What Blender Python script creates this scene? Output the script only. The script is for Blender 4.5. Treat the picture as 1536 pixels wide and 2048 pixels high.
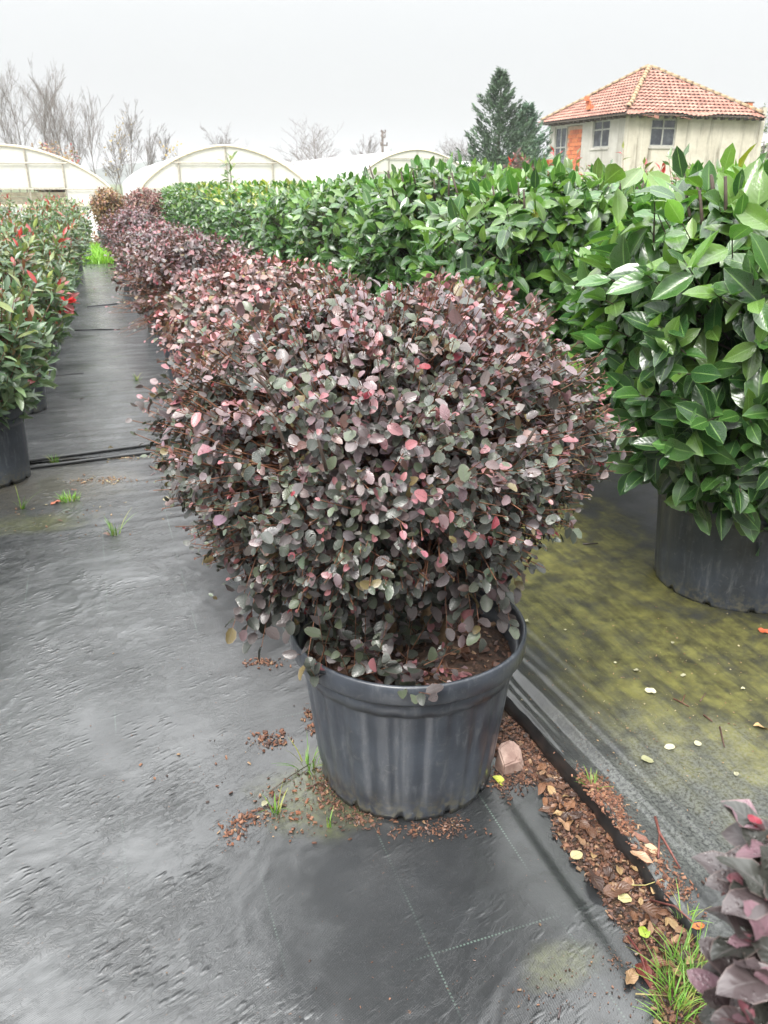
import bpy, math, random
import numpy as np
from mathutils import Matrix, Vector

# ------------------------------------------------------------------ camera, sky, sun, exposure
S = bpy.context.scene
for o in list(bpy.data.objects):
    bpy.data.objects.remove(o)
COL = S.collection
F_PX, CAM_H = 1650.0, 1.52
PITCH = math.atan((1024 - 360) / F_PX)
CP, SP = math.cos(PITCH), math.sin(PITCH)
cam_d = bpy.data.cameras.new('camera')
cam = bpy.data.objects.new('camera', cam_d)
COL.objects.link(cam)
cam.location = (0, 0, CAM_H)
cam.rotation_euler = (math.pi / 2 - PITCH, 0, 0)
cam_d.sensor_fit = 'VERTICAL'
cam_d.sensor_height = 36.0
cam_d.lens = 36.0 * F_PX / 2048
cam_d.clip_start, cam_d.clip_end = 0.05, 3000
cam_d.dof.use_dof = True
cam_d.dof.focus_distance = 1.9
cam_d.dof.aperture_fstop = 12.0
S.camera = cam

SUN_EL, SUN_ROT = math.radians(52), math.radians(200)
world = bpy.data.worlds.new('World')
S.world = world
world.use_nodes = True
wn, wl = world.node_tree.nodes, world.node_tree.links
wn.clear()
w_out = wn.new('ShaderNodeOutputWorld')
w_bg = wn.new('ShaderNodeBackground')
w_sky = wn.new('ShaderNodeTexSky')
w_sky.sky_type = 'NISHITA'
w_sky.sun_disc = False
w_sky.sun_elevation = SUN_EL
w_sky.sun_rotation = SUN_ROT
w_sky.dust_density = 6.0
w_tc = wn.new('ShaderNodeTexCoord')
w_sep = wn.new('ShaderNodeSeparateXYZ')
w_ramp = wn.new('ShaderNodeMapRange')      # overcast sky: brighter towards the zenith
w_ramp.inputs['From Min'].default_value = 0.0
w_ramp.inputs['From Max'].default_value = 1.0
w_ramp.inputs['To Min'].default_value = 2.42
w_ramp.inputs['To Max'].default_value = 17.0
w_pow = wn.new('ShaderNodeMath'); w_pow.operation = 'POWER'; w_pow.inputs[1].default_value = 2.15
w_clampm = wn.new('ShaderNodeMath'); w_clampm.operation = 'MAXIMUM'; w_clampm.inputs[1].default_value = 0.0
w_noise = wn.new('ShaderNodeTexNoise'); w_noise.inputs['Scale'].default_value = 2.2; w_noise.inputs['Detail'].default_value = 3
w_nr = wn.new('ShaderNodeMapRange'); w_nr.inputs['To Min'].default_value = 0.965; w_nr.inputs['To Max'].default_value = 1.035
w_mul = wn.new('ShaderNodeMath'); w_mul.operation = 'MULTIPLY'
w_tint = wn.new('ShaderNodeVectorMath'); w_tint.operation = 'SCALE'; w_tint.inputs[0].default_value = (0.985, 1.0, 1.0)
w_mix = wn.new('ShaderNodeMix'); w_mix.data_type = 'RGBA'; w_mix.inputs['Factor'].default_value = 0.96
wl.new(w_tc.outputs['Generated'], w_sep.inputs[0])
wl.new(w_tc.outputs['Generated'], w_noise.inputs['Vector'])
wl.new(w_sep.outputs['Z'], w_clampm.inputs[0])
wl.new(w_clampm.outputs[0], w_pow.inputs[0])
wl.new(w_pow.outputs[0], w_ramp.inputs['Value'])
wl.new(w_noise.outputs['Fac'], w_nr.inputs['Value'])
wl.new(w_ramp.outputs[0], w_mul.inputs[0])
wl.new(w_nr.outputs[0], w_mul.inputs[1])
wl.new(w_mul.outputs[0], w_tint.inputs['Scale'])
wl.new(w_sky.outputs[0], w_mix.inputs['A'])
wl.new(w_tint.outputs[0], w_mix.inputs['B'])
wl.new(w_mix.outputs['Result'], w_bg.inputs['Color'])
w_bg.inputs['Strength'].default_value = 0.1
wl.new(w_bg.outputs[0], w_out.inputs['Surface'])

sun_d = bpy.data.lights.new('sun', 'SUN')
sun_d.energy = 1.5
sun_d.angle = math.radians(25)
sun_d.color = (1.0, 0.97, 0.92)
sun = bpy.data.objects.new('sun', sun_d)
COL.objects.link(sun)
sd = Vector((math.sin(SUN_ROT) * math.cos(SUN_EL), math.cos(SUN_ROT) * math.cos(SUN_EL), math.sin(SUN_EL)))
sun.rotation_euler = sd.to_track_quat('Z', 'Y').to_euler()

S.view_settings.view_transform = 'Standard'
S.view_settings.look = 'None'
S.view_settings.gamma = 1.0
S.view_settings.exposure = 1.78
S.view_settings.use_curve_mapping = False
S.render.engine = 'CYCLES'
S.cycles.max_bounces = 6
S.cycles.diffuse_bounces = 3
S.cycles.glossy_bounces = 3
S.cycles.transmission_bounces = 4
S.cycles.transparent_max_bounces = 6
S.cycles.volume_bounces = 0
S.cycles.caustics_reflective = False
S.cycles.caustics_refractive = False

# ------------------------------------------------------------------ helpers
def at(px, py, h=0.0):
    """where the photograph's pixel meets the horizontal plane at height h"""
    dx = (px - 768) / F_PX; dy = -(py - 1024) / F_PX
    d = (dx, CP + dy * SP, -SP + dy * CP)
    t = (h - CAM_H) / d[2]
    return d[0] * t, d[1] * t

def far(px, py, depth):
    """the point seen at a pixel, at a distance along the view axis"""
    dx = (px - 768) / F_PX; dy = -(py - 1024) / F_PX
    return Vector((dx * depth, (CP + dy * SP) * depth, CAM_H + (-SP + dy * CP) * depth))

CQ, SQ = 0.946, 0.325      # the rows run along (-SQ, CQ)
def AB(x, y): return CQ * x + SQ * y, -SQ * x + CQ * y
def XY(a, b): return CQ * a - SQ * b, SQ * a + CQ * b

def tag(o, label=None, cat=None, group=None, kind=None):
    if label: o['label'] = label
    if cat: o['category'] = cat
    if group: o['group'] = group
    if kind: o['kind'] = kind
    return o

def empty(name, loc=(0, 0, 0), rz=0.0, parent=None):
    o = bpy.data.objects.new(name, None)
    o.empty_display_size = 0.1
    o.location = loc
    o.rotation_euler = (0, 0, rz)
    COL.objects.link(o)
    if parent: o.parent = parent
    return o

def link(name, me, parent=None, loc=None, mat=None):
    o = bpy.data.objects.new(name, me)
    COL.objects.link(o)
    if parent: o.parent = parent
    if loc is not None: o.location = loc
    if mat is not None and len(me.materials) == 0: me.materials.append(mat)
    return o

def mesh_np(name, v, quads, mat=None, uv=None, tint=None, smooth=True):
    """v (n,3), quads (m,4) -> mesh; uv per vertex, tint per vertex"""
    me = bpy.data.meshes.new(name)
    v = np.ascontiguousarray(v, dtype=np.float32); quads = np.ascontiguousarray(quads, dtype=np.int32)
    n, m, k = len(v), len(quads), quads.shape[1]
    me.vertices.add(n); me.vertices.foreach_set('co', v.ravel())
    me.loops.add(m * k); me.loops.foreach_set('vertex_index', quads.ravel())
    me.polygons.add(m)
    me.polygons.foreach_set('loop_start', np.arange(0, m * k, k, dtype=np.int32))
    me.polygons.foreach_set('use_smooth', np.full(m, smooth))
    if uv is not None:
        l = me.uv_layers.new(name='UVMap')
        l.data.foreach_set('uv', np.ascontiguousarray(uv, dtype=np.float32)[quads.ravel()].ravel())
    if tint is not None:
        a = me.color_attributes.new('tint', 'FLOAT_COLOR', 'POINT')
        c = np.ones((n, 4), np.float32); c[:, :3] = tint
        a.data.foreach_set('color', c.ravel())
    me.update(calc_edges=True)
    if mat: me.materials.append(mat)
    return me

class MB:
    """collects quads and triangles of one part"""
    def __init__(s): s.v = []; s.f = []; s.t = []
    def add(s, vs, fs, tint=(1, 1, 1)):
        k = len(s.v); s.v += [tuple(p) for p in vs]; s.f += [tuple(i + k for i in f) for f in fs]; s.t += [tint] * len(vs)
    def box(s, lo, hi, M=None, tint=(1, 1, 1)):
        x0, y0, z0 = lo; x1, y1, z1 = hi
        vs = [Vector(p) for p in ((x0,y0,z0),(x1,y0,z0),(x1,y1,z0),(x0,y1,z0),(x0,y0,z1),(x1,y0,z1),(x1,y1,z1),(x0,y1,z1))]
        if M: vs = [M @ p for p in vs]
        s.add(vs, [(0,3,2,1),(4,5,6,7),(0,1,5,4),(1,2,6,5),(2,3,7,6),(3,0,4,7)], tint)
    def tube(s, pts, rad, n=6, cap=True, tint=(1, 1, 1)):
        pts = [Vector(p) for p in pts]
        rad = rad if hasattr(rad, '__len__') else [rad] * len(pts)
        vs = []; ref = None
        for i, p in enumerate(pts):
            d = (pts[min(i + 1, len(pts) - 1)] - pts[max(i - 1, 0)])
            d = d.normalized() if d.length > 1e-9 else Vector((0, 0, 1))
            if ref is None: ref = Vector((1, 0, 0)) if abs(d.x) < .8 else Vector((0, 1, 0))
            u = (ref - d * ref.dot(d)).normalized(); w = d.cross(u); ref = u
            for k in range(n):
                t = 2 * math.pi * k / n
                vs.append(p + (u * math.cos(t) + w * math.sin(t)) * rad[i])
        fs = [(i*n+k, i*n+(k+1) % n, (i+1)*n+(k+1) % n, (i+1)*n+k) for i in range(len(pts)-1) for k in range(n)]
        if cap: fs += [tuple(range(n-1, -1, -1)), tuple(range((len(pts)-1)*n, len(pts)*n))]
        s.add(vs, fs, tint)
    def mesh(s, name, mat, smooth=False):
        me = bpy.data.meshes.new(name); me.from_pydata(s.v, [], s.f)
        a = me.color_attributes.new('tint', 'FLOAT_COLOR', 'POINT')
        a.data.foreach_set('color', [c for t in s.t for c in (*t, 1.0)])
        if smooth: me.polygons.foreach_set('use_smooth', [True] * len(me.polygons))
        me.materials.append(mat); me.update()
        return me
    def build(s, name, mat, parent=None, smooth=False, kind=None):
        o = link(name, s.mesh(name, mat, smooth), parent)
        if kind: o['kind'] = kind
        return o

# numpy gradient noise
_r = np.random.default_rng(5)
_perm = _r.permutation(512).astype(np.int64); _perm = np.concatenate([_perm, _perm, _perm])
_ga = _r.uniform(0, 2 * np.pi, 512); _gx, _gy = np.cos(_ga), np.sin(_ga)
def pn(x, y):
    xi = np.floor(x).astype(np.int64); yi = np.floor(y).astype(np.int64)
    xf, yf = x - xi, y - yi
    u = xf*xf*xf*(xf*(xf*6-15)+10); v = yf*yf*yf*(yf*(yf*6-15)+10)
    def g(i, j, dx, dy):
        h = _perm[(_perm[(xi + i) % 512] + (yi + j)) % 512]
        return _gx[h] * dx + _gy[h] * dy
    a = g(0,0,xf,yf); b = g(1,0,xf-1,yf); c = g(0,1,xf,yf-1); d = g(1,1,xf-1,yf-1)
    return ((a*(1-u)+b*u)*(1-v)+(c*(1-u)+d*u)*v) * 1.4
def fbm(x, y, o=4):
    s = 0; a = 1.0
    for k in range(o):
        s = s + a * pn(x * 2**k + 17.3*k, y * 2**k + 7.7*k); a *= .5
    return s
def ridge(x, y, o=3):
    s = 0; a = 1.0
    for k in range(o):
        s = s + a * (1 - np.abs(pn(x * 2**k + 31.1*k, y * 2**k + 3.9*k)) * 2); a *= .5
    return s
def nrm(a): return a / np.maximum(np.linalg.norm(a, axis=-1, keepdims=True), 1e-9)
def sst(x, a, b):
    t = np.clip((x - a) / (b - a), 0, 1); return t * t * (3 - 2 * t)

# ------------------------------------------------------------------ materials
def new_mat(name):
    m = bpy.data.materials.new(name); m.use_nodes = True
    nt = m.node_tree; b = nt.nodes['Principled BSDF']
    return m, nt, nt.nodes, nt.links, b
class NB:
    """small node-building shorthand"""
    def __init__(s, nt): s.nt = nt
    def n(s, t, **kw):
        o = s.nt.nodes.new(t)
        for k, v in kw.items():
            if k.startswith('i_'): o.inputs[k[2:].replace('_', ' ')].default_value = v
            else: setattr(o, k, v)
        return o
    def l(s, a, b): s.nt.links.new(a, b)
    def val(s, op, a, b=None, c=None, clamp=False):
        o = s.nt.nodes.new('ShaderNodeMath'); o.operation = op; o.use_clamp = clamp
        for i, x in enumerate((a, b, c)):
            if x is None: continue
            if isinstance(x, (int, float)): o.inputs[i].default_value = x
            else: s.l(x, o.inputs[i])
        return o.outputs[0]
    def mix(s, f, a, b, mode='MIX'):
        o = s.nt.nodes.new('ShaderNodeMix'); o.data_type = 'RGBA'; o.blend_type = mode
        for nm, x in (('Factor', f), ('A', a), ('B', b)):
            if isinstance(x, (int, float)): o.inputs[nm].default_value = x
            elif isinstance(x, tuple): o.inputs[nm].default_value = (*x, 1.0)
            else: s.l(x, o.inputs[nm])
        return o.outputs['Result']
    def noise(s, vec, scale, detail=4, rough=.6, out='Fac', dist=0.0):
        o = s.nt.nodes.new('ShaderNodeTexNoise'); o.inputs['Scale'].default_value = scale
        o.inputs['Detail'].default_value = detail; o.inputs['Roughness'].default_value = rough; o.inputs['Distortion'].default_value = dist
        if vec is not None: s.l(vec, o.inputs['Vector'])
        return o.outputs[out]
    def ramp(s, f, a, b, lo=0.0, hi=1.0):
        o = s.nt.nodes.new('ShaderNodeMapRange'); o.interpolation_type = 'SMOOTHSTEP'
        s.l(f, o.inputs['Value'])
        for nm, x in (('From Min', a), ('From Max', b), ('To Min', lo), ('To Max', hi)): o.inputs[nm].default_value = x
        return o.outputs[0]
    def scale(s, vec, sc):
        o = s.nt.nodes.new('ShaderNodeMapping'); o.inputs['Scale'].default_value = sc; s.l(vec, o.inputs['Vector']); return o.outputs[0]
    def bump(s, h, strength, dist, prev=None):
        o = s.nt.nodes.new('ShaderNodeBump'); o.inputs['Strength'].default_value = strength; o.inputs['Distance'].default_value = dist
        s.l(h, o.inputs['Height'])
        if prev is not None: s.l(prev, o.inputs['Normal'])
        return o.outputs[0]

def leaf_mat(name, rough=.35, coat=.3, vein=.5, veins=9, rib=(.2, .3, .1), rib_mix=.5, edge=None, back=1.35, transl=.15, drops=0.0, spec=.5, blotch=.35, coat_r=.14):
    m, nt, N, L, b = new_mat(name); q = NB(nt)
    att = q.n('ShaderNodeVertexColor', layer_name='tint')
    uv = q.n('ShaderNodeUVMap'); sp = q.n('ShaderNodeSeparateXYZ'); q.l(uv.outputs[0], sp.inputs[0])
    u, v = sp.outputs[0], sp.outputs[1]
    d = q.val('ABSOLUTE', q.val('SUBTRACT', u, .5))
    geo = q.n('ShaderNodeNewGeometry')
    oi = q.n('ShaderNodeObjectInfo')
    tc = q.n('ShaderNodeTexCoord')
    nz = q.noise(geo.outputs['Position'], 60, 3)
    col = q.mix(q.val('MULTIPLY', nz, blotch), att.outputs[0], (.02, .02, .015), 'MIX')
    hv = q.n('ShaderNodeHueSaturation'); q.l(col, hv.inputs['Color'])
    q.l(q.val('MULTIPLY_ADD', oi.outputs['Random'], .5, .78), hv.inputs['Value'])
    col = hv.outputs[0]
    ribm = q.ramp(d, .015, .045, 1, 0)
    col = q.mix(q.val('MULTIPLY', ribm, rib_mix), col, rib)
    if edge:
        col = q.mix(q.val('MULTIPLY', q.ramp(d, .455, .49), .55), col, edge)
    bf = q.mix(1.0, col, (back, back, back), 'MULTIPLY')
    col = q.mix(geo.outputs['Backfacing'], col, bf)
    q.l(col, b.inputs['Base Color'])
    side = q.val('SINE', q.val('MULTIPLY', q.val('SUBTRACT', v, q.val('MULTIPLY', d, .55)), veins * 6.283))
    h = q.val('ADD', q.val('MULTIPLY', side, .35), q.val('MULTIPLY', ribm, -1.2))
    nb = q.bump(h, vein, .0012)
    if drops > 0:
        vo = q.n('ShaderNodeTexVoronoi', feature='F1'); vo.inputs['Scale'].default_value = 260; vo.inputs['Randomness'].default_value = 1
        q.l(geo.outputs['Position'], vo.inputs['Vector'])
        dm = q.ramp(vo.outputs['Distance'], .12, .42, 1, 0)
        dm = q.val('MULTIPLY', dm, q.ramp(q.noise(geo.outputs['Position'], 35, 2), .42, .6))
        nb = q.bump(dm, drops, .0012, nb)
        q.l(q.val('SUBTRACT', rough, q.val('MULTIPLY', dm, rough * .75)), b.inputs['Roughness'])
    else:
        q.l(q.ramp(q.noise(geo.outputs['Position'], 25, 2), .3, .7, rough * .7, rough * 1.3), b.inputs['Roughness'])
    q.l(nb, b.inputs['Normal']); q.l(nb, b.inputs['Coat Normal'])
    b.inputs['Specular IOR Level'].default_value = spec
    b.inputs['Coat Weight'].default_value = coat
    b.inputs['Coat Roughness'].default_value = coat_r
    if transl > 0:
        tr = q.n('ShaderNodeBsdfTranslucent'); q.l(q.mix(1.0, col, (1.6, 1.7, .9), 'MULTIPLY'), tr.inputs['Color'])
        mx = q.n('ShaderNodeMixShader'); mx.inputs[0].default_value = transl
        q.l(b.outputs[0], mx.inputs[1]); q.l(tr.outputs[0], mx.inputs[2])
        q.l(mx.outputs[0], N['Material Output'].inputs['Surface'])
    return m

def plain_mat(name, col, rough=.6, var=.3, scale=20, bump=.0, dist=.002, metal=0.0, coat=0.0, tint=False, detail=5, col2=None, coords='Object'):
    m, nt, N, L, b = new_mat(name); q = NB(nt)
    tc = q.n('ShaderNodeTexCoord')
    nz = q.noise(tc.outputs[coords], scale, detail)
    dark = tuple(c * (1 - var) for c in col); lite = col2 or tuple(min(1, c * (1 + var)) for c in col)
    c = q.mix(q.ramp(nz, .3, .7), dark, lite)
    if tint:
        a = q.n('ShaderNodeVertexColor', layer_name='tint'); c = q.mix(1.0, c, a.outputs[0], 'MULTIPLY')
    q.l(c, b.inputs['Base Color']); b.inputs['Roughness'].default_value = rough; b.inputs['Metallic'].default_value = metal
    b.inputs['Coat Weight'].default_value = coat
    if bump: q.l(q.bump(nz, bump, dist), b.inputs['Normal'])
    return m

def pot_mat():
    m, nt, N, L, b = new_mat('black_plastic_pot'); q = NB(nt)
    tc = q.n('ShaderNodeTexCoord'); ob = tc.outputs['Object']
    n1 = q.noise(ob, 7, 5); n2 = q.noise(q.scale(ob, (14, 14, 3)), 3, 6, .7); n3 = q.noise(ob, 60, 4)
    c = q.mix(q.ramp(n1, .35, .7), (.026, .031, .041), (.046, .055, .070))
    c = q.mix(q.val('MULTIPLY', q.ramp(n2, .50, .74), .6), c, (.13, .14, .15))
    n4 = q.noise(ob, 26, 6, .75, dist=1.5); c = q.mix(q.val('MULTIPLY', q.ramp(n4, .56, .72), .45), c, (.15, .155, .15))
    sp = q.n('ShaderNodeSeparateXYZ'); q.l(ob, sp.inputs[0])
    low = q.ramp(sp.outputs[2], .0, .12, 1, 0)                           # splashed mud near the foot
    c = q.mix(q.val('MULTIPLY', low, q.ramp(n3, .4, .65)), c, (.09, .085, .06))
    vo = q.n('ShaderNodeTexVoronoi'); vo.inputs['Scale'].default_value = 22; q.l(ob, vo.inputs['Vector'])
    scr = q.val('MULTIPLY', q.ramp(vo.outputs['Distance'], .03, .1, 1, 0), q.ramp(n1, .5, .6))
    c = q.mix(q.val('MULTIPLY', scr, .5), c, (.2, .22, .24))
    q.l(c, b.inputs['Base Color'])
    q.l(q.ramp(n2, .35, .65, .32, .5), b.inputs['Roughness'])
    q.l(q.bump(q.val('ADD', n3, q.val('MULTIPLY', n1, 2)), .25, .002), b.inputs['Normal'])
    b.inputs['Coat Weight'].default_value = .35; b.inputs['Coat Roughness'].default_value = .2
    q.l(q.bump(q.val('ADD', n3, q.val('MULTIPLY', n4, 2)), .2, .0012), b.inputs['Coat Normal'])
    return m

def fabric_mat(name, right):
    m, nt, N, L, b = new_mat(name); q = NB(nt)
    uv = q.n('ShaderNodeUVMap').outputs[0]
    sp = q.n('ShaderNodeSeparateXYZ'); q.l(uv, sp.inputs[0]); a_, b_ = sp.outputs[0], sp.outputs[1]
    n_big = q.noise(uv, 1.3, 5, .6); n_mid = q.noise(uv, 6, 6, .65, dist=.6); n_fine = q.noise(uv, 55, 5, .7); n_sp = q.noise(uv, 160, 2, .5)
    base = q.mix(q.ramp(n_mid, .35, .7), (.007, .008, .009), (.026, .028, .030))
    base = q.mix(q.val('MULTIPLY', q.ramp(n_big, .48, .75), .45), base, (.06, .062, .064))       # pale dried silt
    # woven-in marker threads
    def thread(c, o, step, cross):
        x = q.val('ABSOLUTE', q.val('SUBTRACT', q.val('FRACT', q.val('DIVIDE', q.val('SUBTRACT', c, o), step)), .5))
        l = q.ramp(x, .5 - .0028 / step, .5 - .0012 / step)
        dash = q.ramp(q.val('SINE', q.val('MULTIPLY', cross, 760.0)), -.3, .3)
        wear = q.ramp(q.noise(uv, 2.1, 3), .45, .66)
        return q.val('MULTIPLY', q.val('MULTIPLY', l, dash), wear)
    th = q.val('ADD', thread(a_, .807, .30, b_), thread(b_, 1.163, .4575, a_), clamp=True)
    base = q.mix(q.val('MULTIPLY', th, .6 if not right else .06), base, (.15, .22, .18))
    def spot(ca, cb, ra, rb, s):
        x = q.val('DIVIDE', q.val('SUBTRACT', a_, ca), ra); y = q.val('DIVIDE', q.val('SUBTRACT', b_, cb), rb)
        d = q.val('SQRT', q.val('ADD', q.val('MULTIPLY', x, x), q.val('MULTIPLY', y, y)))
        return q.ramp(q.val('ADD', d, q.val('MULTIPLY', q.val('SUBTRACT', n_mid, .5), 1.6)), .35, 1.15, s, 0)
    if right:
        streak = q.noise(q.scale(uv, (9, 1.4, 1)), 2.2, 5, .7)
        al = q.val('ADD', spot(1.62, 2.75, .75, 1.5, 1.0), spot(1.75, 1.65, .8, .55, .85), clamp=True)
        al = q.val('ADD', al, spot(1.6, 6.0, 1.2, 3.5, .8), clamp=True)
        al = q.val('MULTIPLY', al, q.ramp(streak, .30, .60, .3, 1))
        al = q.val('MULTIPLY', al, q.ramp(q.noise(uv, 9, 6, .7), .32, .58, .3, 1))
        clean = q.val('MULTIPLY', q.ramp(a_, 1.12, 1.42, 1, 0), q.ramp(b_, 2.6, 3.2, 1, 0))
        al = q.val('MULTIPLY', al, q.val('MULTIPLY_ADD', clean, -.75, 1.0))
        base = q.mix(q.val('MULTIPLY', al, .92), base, q.mix(q.ramp(q.noise(uv, 15, 7, .72), .30, .70), (.082, .076, .026), (.168, .164, .048)))
        base = q.mix(q.val('MULTIPLY', clean, .75), base, (.016, .017, .018))
        dust = q.val('MULTIPLY', spot(1.32, 1.35, .45, .45, 1.0), q.ramp(q.noise(uv, 110, 4, .75), .36, .60))
        base = q.mix(q.val('MULTIPLY', dust, .5), base, (.19, .20, .185))
        rst = spot(2.0, 1.25, .35, .18, .6)
        base = q.mix(q.val('MULTIPLY', rst, q.ramp(n_fine, .4, .6)), base, (.10, .07, .03))
    else:
        sky_sheen = q.val('ADD', spot(-.15, 2.0, .85, 1.6, .85), spot(.15, .45, .9, .45, .6), clamp=True)  # sky reflected on the path, painted in as paler fabric colour
        sky_sheen = q.val('ADD', sky_sheen, spot(-.10, 9, 1.0, 6.5, .9), clamp=True)  # same painted sheen of the horizon, far up the path
        base = q.mix(q.val('MULTIPLY', sky_sheen, q.ramp(q.noise(uv, 4, 6, .7), .3, .65, .35, .8)), base, (.066, .069, .072))
        al = q.val('ADD', spot(-.42, 3.95, .28, .16, .8), spot(.45, 1.72, .22, .18, .7), clamp=True)
        al = q.val('ADD', al, spot(.75, 1.05, .10, .06, .5), clamp=True)
        base = q.mix(q.val('MULTIPLY', al, .7), base, q.mix(q.ramp(n_fine, .35, .65), (.055, .055, .018), (.13, .14, .04)))
        gr = q.val('MULTIPLY', spot(-.35, 4.5, .5, .5, .8), q.ramp(n_sp, .45, .6))
        base = q.mix(gr, base, (.10, .085, .05))
    crumbs = q.ramp(q.noise(uv, 95, 2, .5), .70, .76)
    base = q.mix(q.val('MULTIPLY', crumbs, .8), base, (.10, .05, .028))
    q.l(base, b.inputs['Base Color'])
    wet = q.ramp(q.noise(uv, 2.3, 5, .6, dist=.8), .38, .62)
    q.l(q.val('MULTIPLY_ADD', wet, -.12, .55 if not right else .6), b.inputs['Roughness'])
    b.inputs['Specular IOR Level'].default_value = .3
    q.l(q.val('MULTIPLY_ADD', wet, .2 if not right else .3, .8 if not right else .05), b.inputs['Coat Weight']); q.l(q.ramp(n_mid, .3, .7, .20, .10), b.inputs['Coat Roughness'])
    if right:
        q.l(q.val('MULTIPLY_ADD', clean, .75, .12), b.inputs['Coat Weight'])
    b.inputs['Coat IOR'].default_value = 1.9 if not right else 1.6
    # the weave
    wv = q.val('MULTIPLY', q.val('SINE', q.val('MULTIPLY', a_, 1571.0)), q.val('SINE', q.val('MULTIPLY', b_, 1571.0)))
    h = q.val('ADD', q.val('MULTIPLY', n_fine, 1.0), q.val('MULTIPLY', q.noise(uv, 300, 3, .6), .30))
    nb = q.bump(h, .5 if not right else .3, .0015)
    nb = q.bump(q.val('MULTIPLY', q.noise(uv, 26, 6, .7, dist=.4), q.ramp(n_big, .3, .65, .15, 1)), .5, .003, nb)
    rot = q.n('ShaderNodeMapping'); rot.inputs['Rotation'].default_value = (0, 0, -.45); q.l(uv, rot.inputs['Vector'])
    cw = q.noise(q.scale(rot.outputs[0], (1.0, 2.6, 1)), 17, 7, .66, dist=.7)
    ck = q.ramp(q.val('ABSOLUTE', q.val('SUBTRACT', cw, .5)), .0, .06, 1, 0)
    leftm = q.ramp(a_, -.1, .45, 1, .18) if not right else q.ramp(a_, 1.0, 1.5, .3, .15)
    pm = q.val('MULTIPLY', q.ramp(q.noise(uv, 2.6, 4), .36, .60, .10, 1), leftm)
    nb = q.bump(q.val('MULTIPLY', q.val('ADD', q.val('MULTIPLY', ck, .6), q.val('MULTIPLY', q.noise(uv, 42, 7, .8), 2.2)), pm), 1.0, .0022, nb)
    vo = q.n('ShaderNodeTexVoronoi', feature='F1'); vo.inputs['Scale'].default_value = 21
    vadd = q.n('ShaderNodeVectorMath', operation='ADD'); q.l(q.scale(rot.outputs[0], (1.0, 3.4, 1)), vadd.inputs[0])
    wob = q.n('ShaderNodeTexNoise'); wob.inputs['Scale'].default_value = 9; wob.inputs['Detail'].default_value = 3; q.l(uv, wob.inputs['Vector'])
    wsc = q.n('ShaderNodeVectorMath', operation='SCALE'); wsc.inputs['Scale'].default_value = .10; q.l(wob.outputs['Color'], wsc.inputs[0]); q.l(wsc.outputs[0], vadd.inputs[1])
    q.l(vadd.outputs[0], vo.inputs['Vector'])
    lump = q.val('MULTIPLY', q.ramp(vo.outputs['Distance'], .05, .50, 1, 0), q.ramp(q.noise(uv, 5, 5), .44, .66))
    nb = q.bump(q.val('MULTIPLY', lump, leftm), 1.0, .006 if not right else .002, nb)
    nb = q.bump(wv, .5, .0007, nb)
    q.l(nb, b.inputs['Normal'])
    # the water film on top is smoother than the weave below it
    nc = q.bump(h, .12 if not right else .10, .0010)
    nc = q.bump(q.val('MULTIPLY', q.val('ADD', q.val('MULTIPLY', ck, .6), q.val('MULTIPLY', q.noise(uv, 42, 7, .8), 2.2)), pm), .8, .0012, nc)
    nc = q.bump(q.val('MULTIPLY', lump, leftm), 1.0, .0038 if not right else .002, nc)
    nc = q.bump(wv, .3, .00022, nc)
    q.l(nc, b.inputs['Coat Normal'])
    return m

def film_mat(name, col, transl, rough=.45):
    m, nt, N, L, b = new_mat(name); q = NB(nt)
    tc = q.n('ShaderNodeTexCoord'); ob = tc.outputs['Object']
    n1 = q.noise(q.scale(ob, (1, 1, .25)), 2.5, 5); n2 = q.noise(ob, .8, 4)
    c = q.mix(q.val('MULTIPLY', q.ramp(n1, .4, .75), .35), col, tuple(x * .75 for x in col[:2]) + (col[2] * .6,))
    q.l(c, b.inputs['Base Color']); b.inputs['Roughness'].default_value = rough
    q.l(q.bump(n1, .5, .03), b.inputs['Normal'])
    tr = q.n('ShaderNodeBsdfTranslucent'); q.l(c, tr.inputs['Color'])
    mx = q.n('ShaderNodeMixShader'); mx.inputs[0].default_value = transl
    q.l(b.outputs[0], mx.inputs[1]); q.l(tr.outputs[0], mx.inputs[2]); q.l(mx.outputs[0], N['Material Output'].inputs['Surface'])
    return m

def plaster_mat(name, c1, c2, streak):
    m, nt, N, L, b = new_mat(name); q = NB(nt)
    tc = q.n('ShaderNodeTexCoord'); ob = tc.outputs['Object']
    n1 = q.noise(ob, 1.6, 6, .65); n2 = q.noise(q.scale(ob, (2.6, 2.6, .22)), 1.0, 6, .7, dist=.5); n3 = q.noise(ob, 12, 5)
    c = q.mix(q.ramp(n1, .3, .7), c1, c2)
    c = q.mix(q.val('MULTIPLY', q.ramp(n2, .5, .72), streak), c, (.13, .11, .075))
    c = q.mix(q.val('MULTIPLY', q.ramp(n3, .5, .8), .35), c, (.30, .27, .21))
    q.l(c, b.inputs['Base Color']); b.inputs['Roughness'].default_value = .9
    q.l(q.bump(n3, .4, .02), b.inputs['Normal'])
    return m

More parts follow.
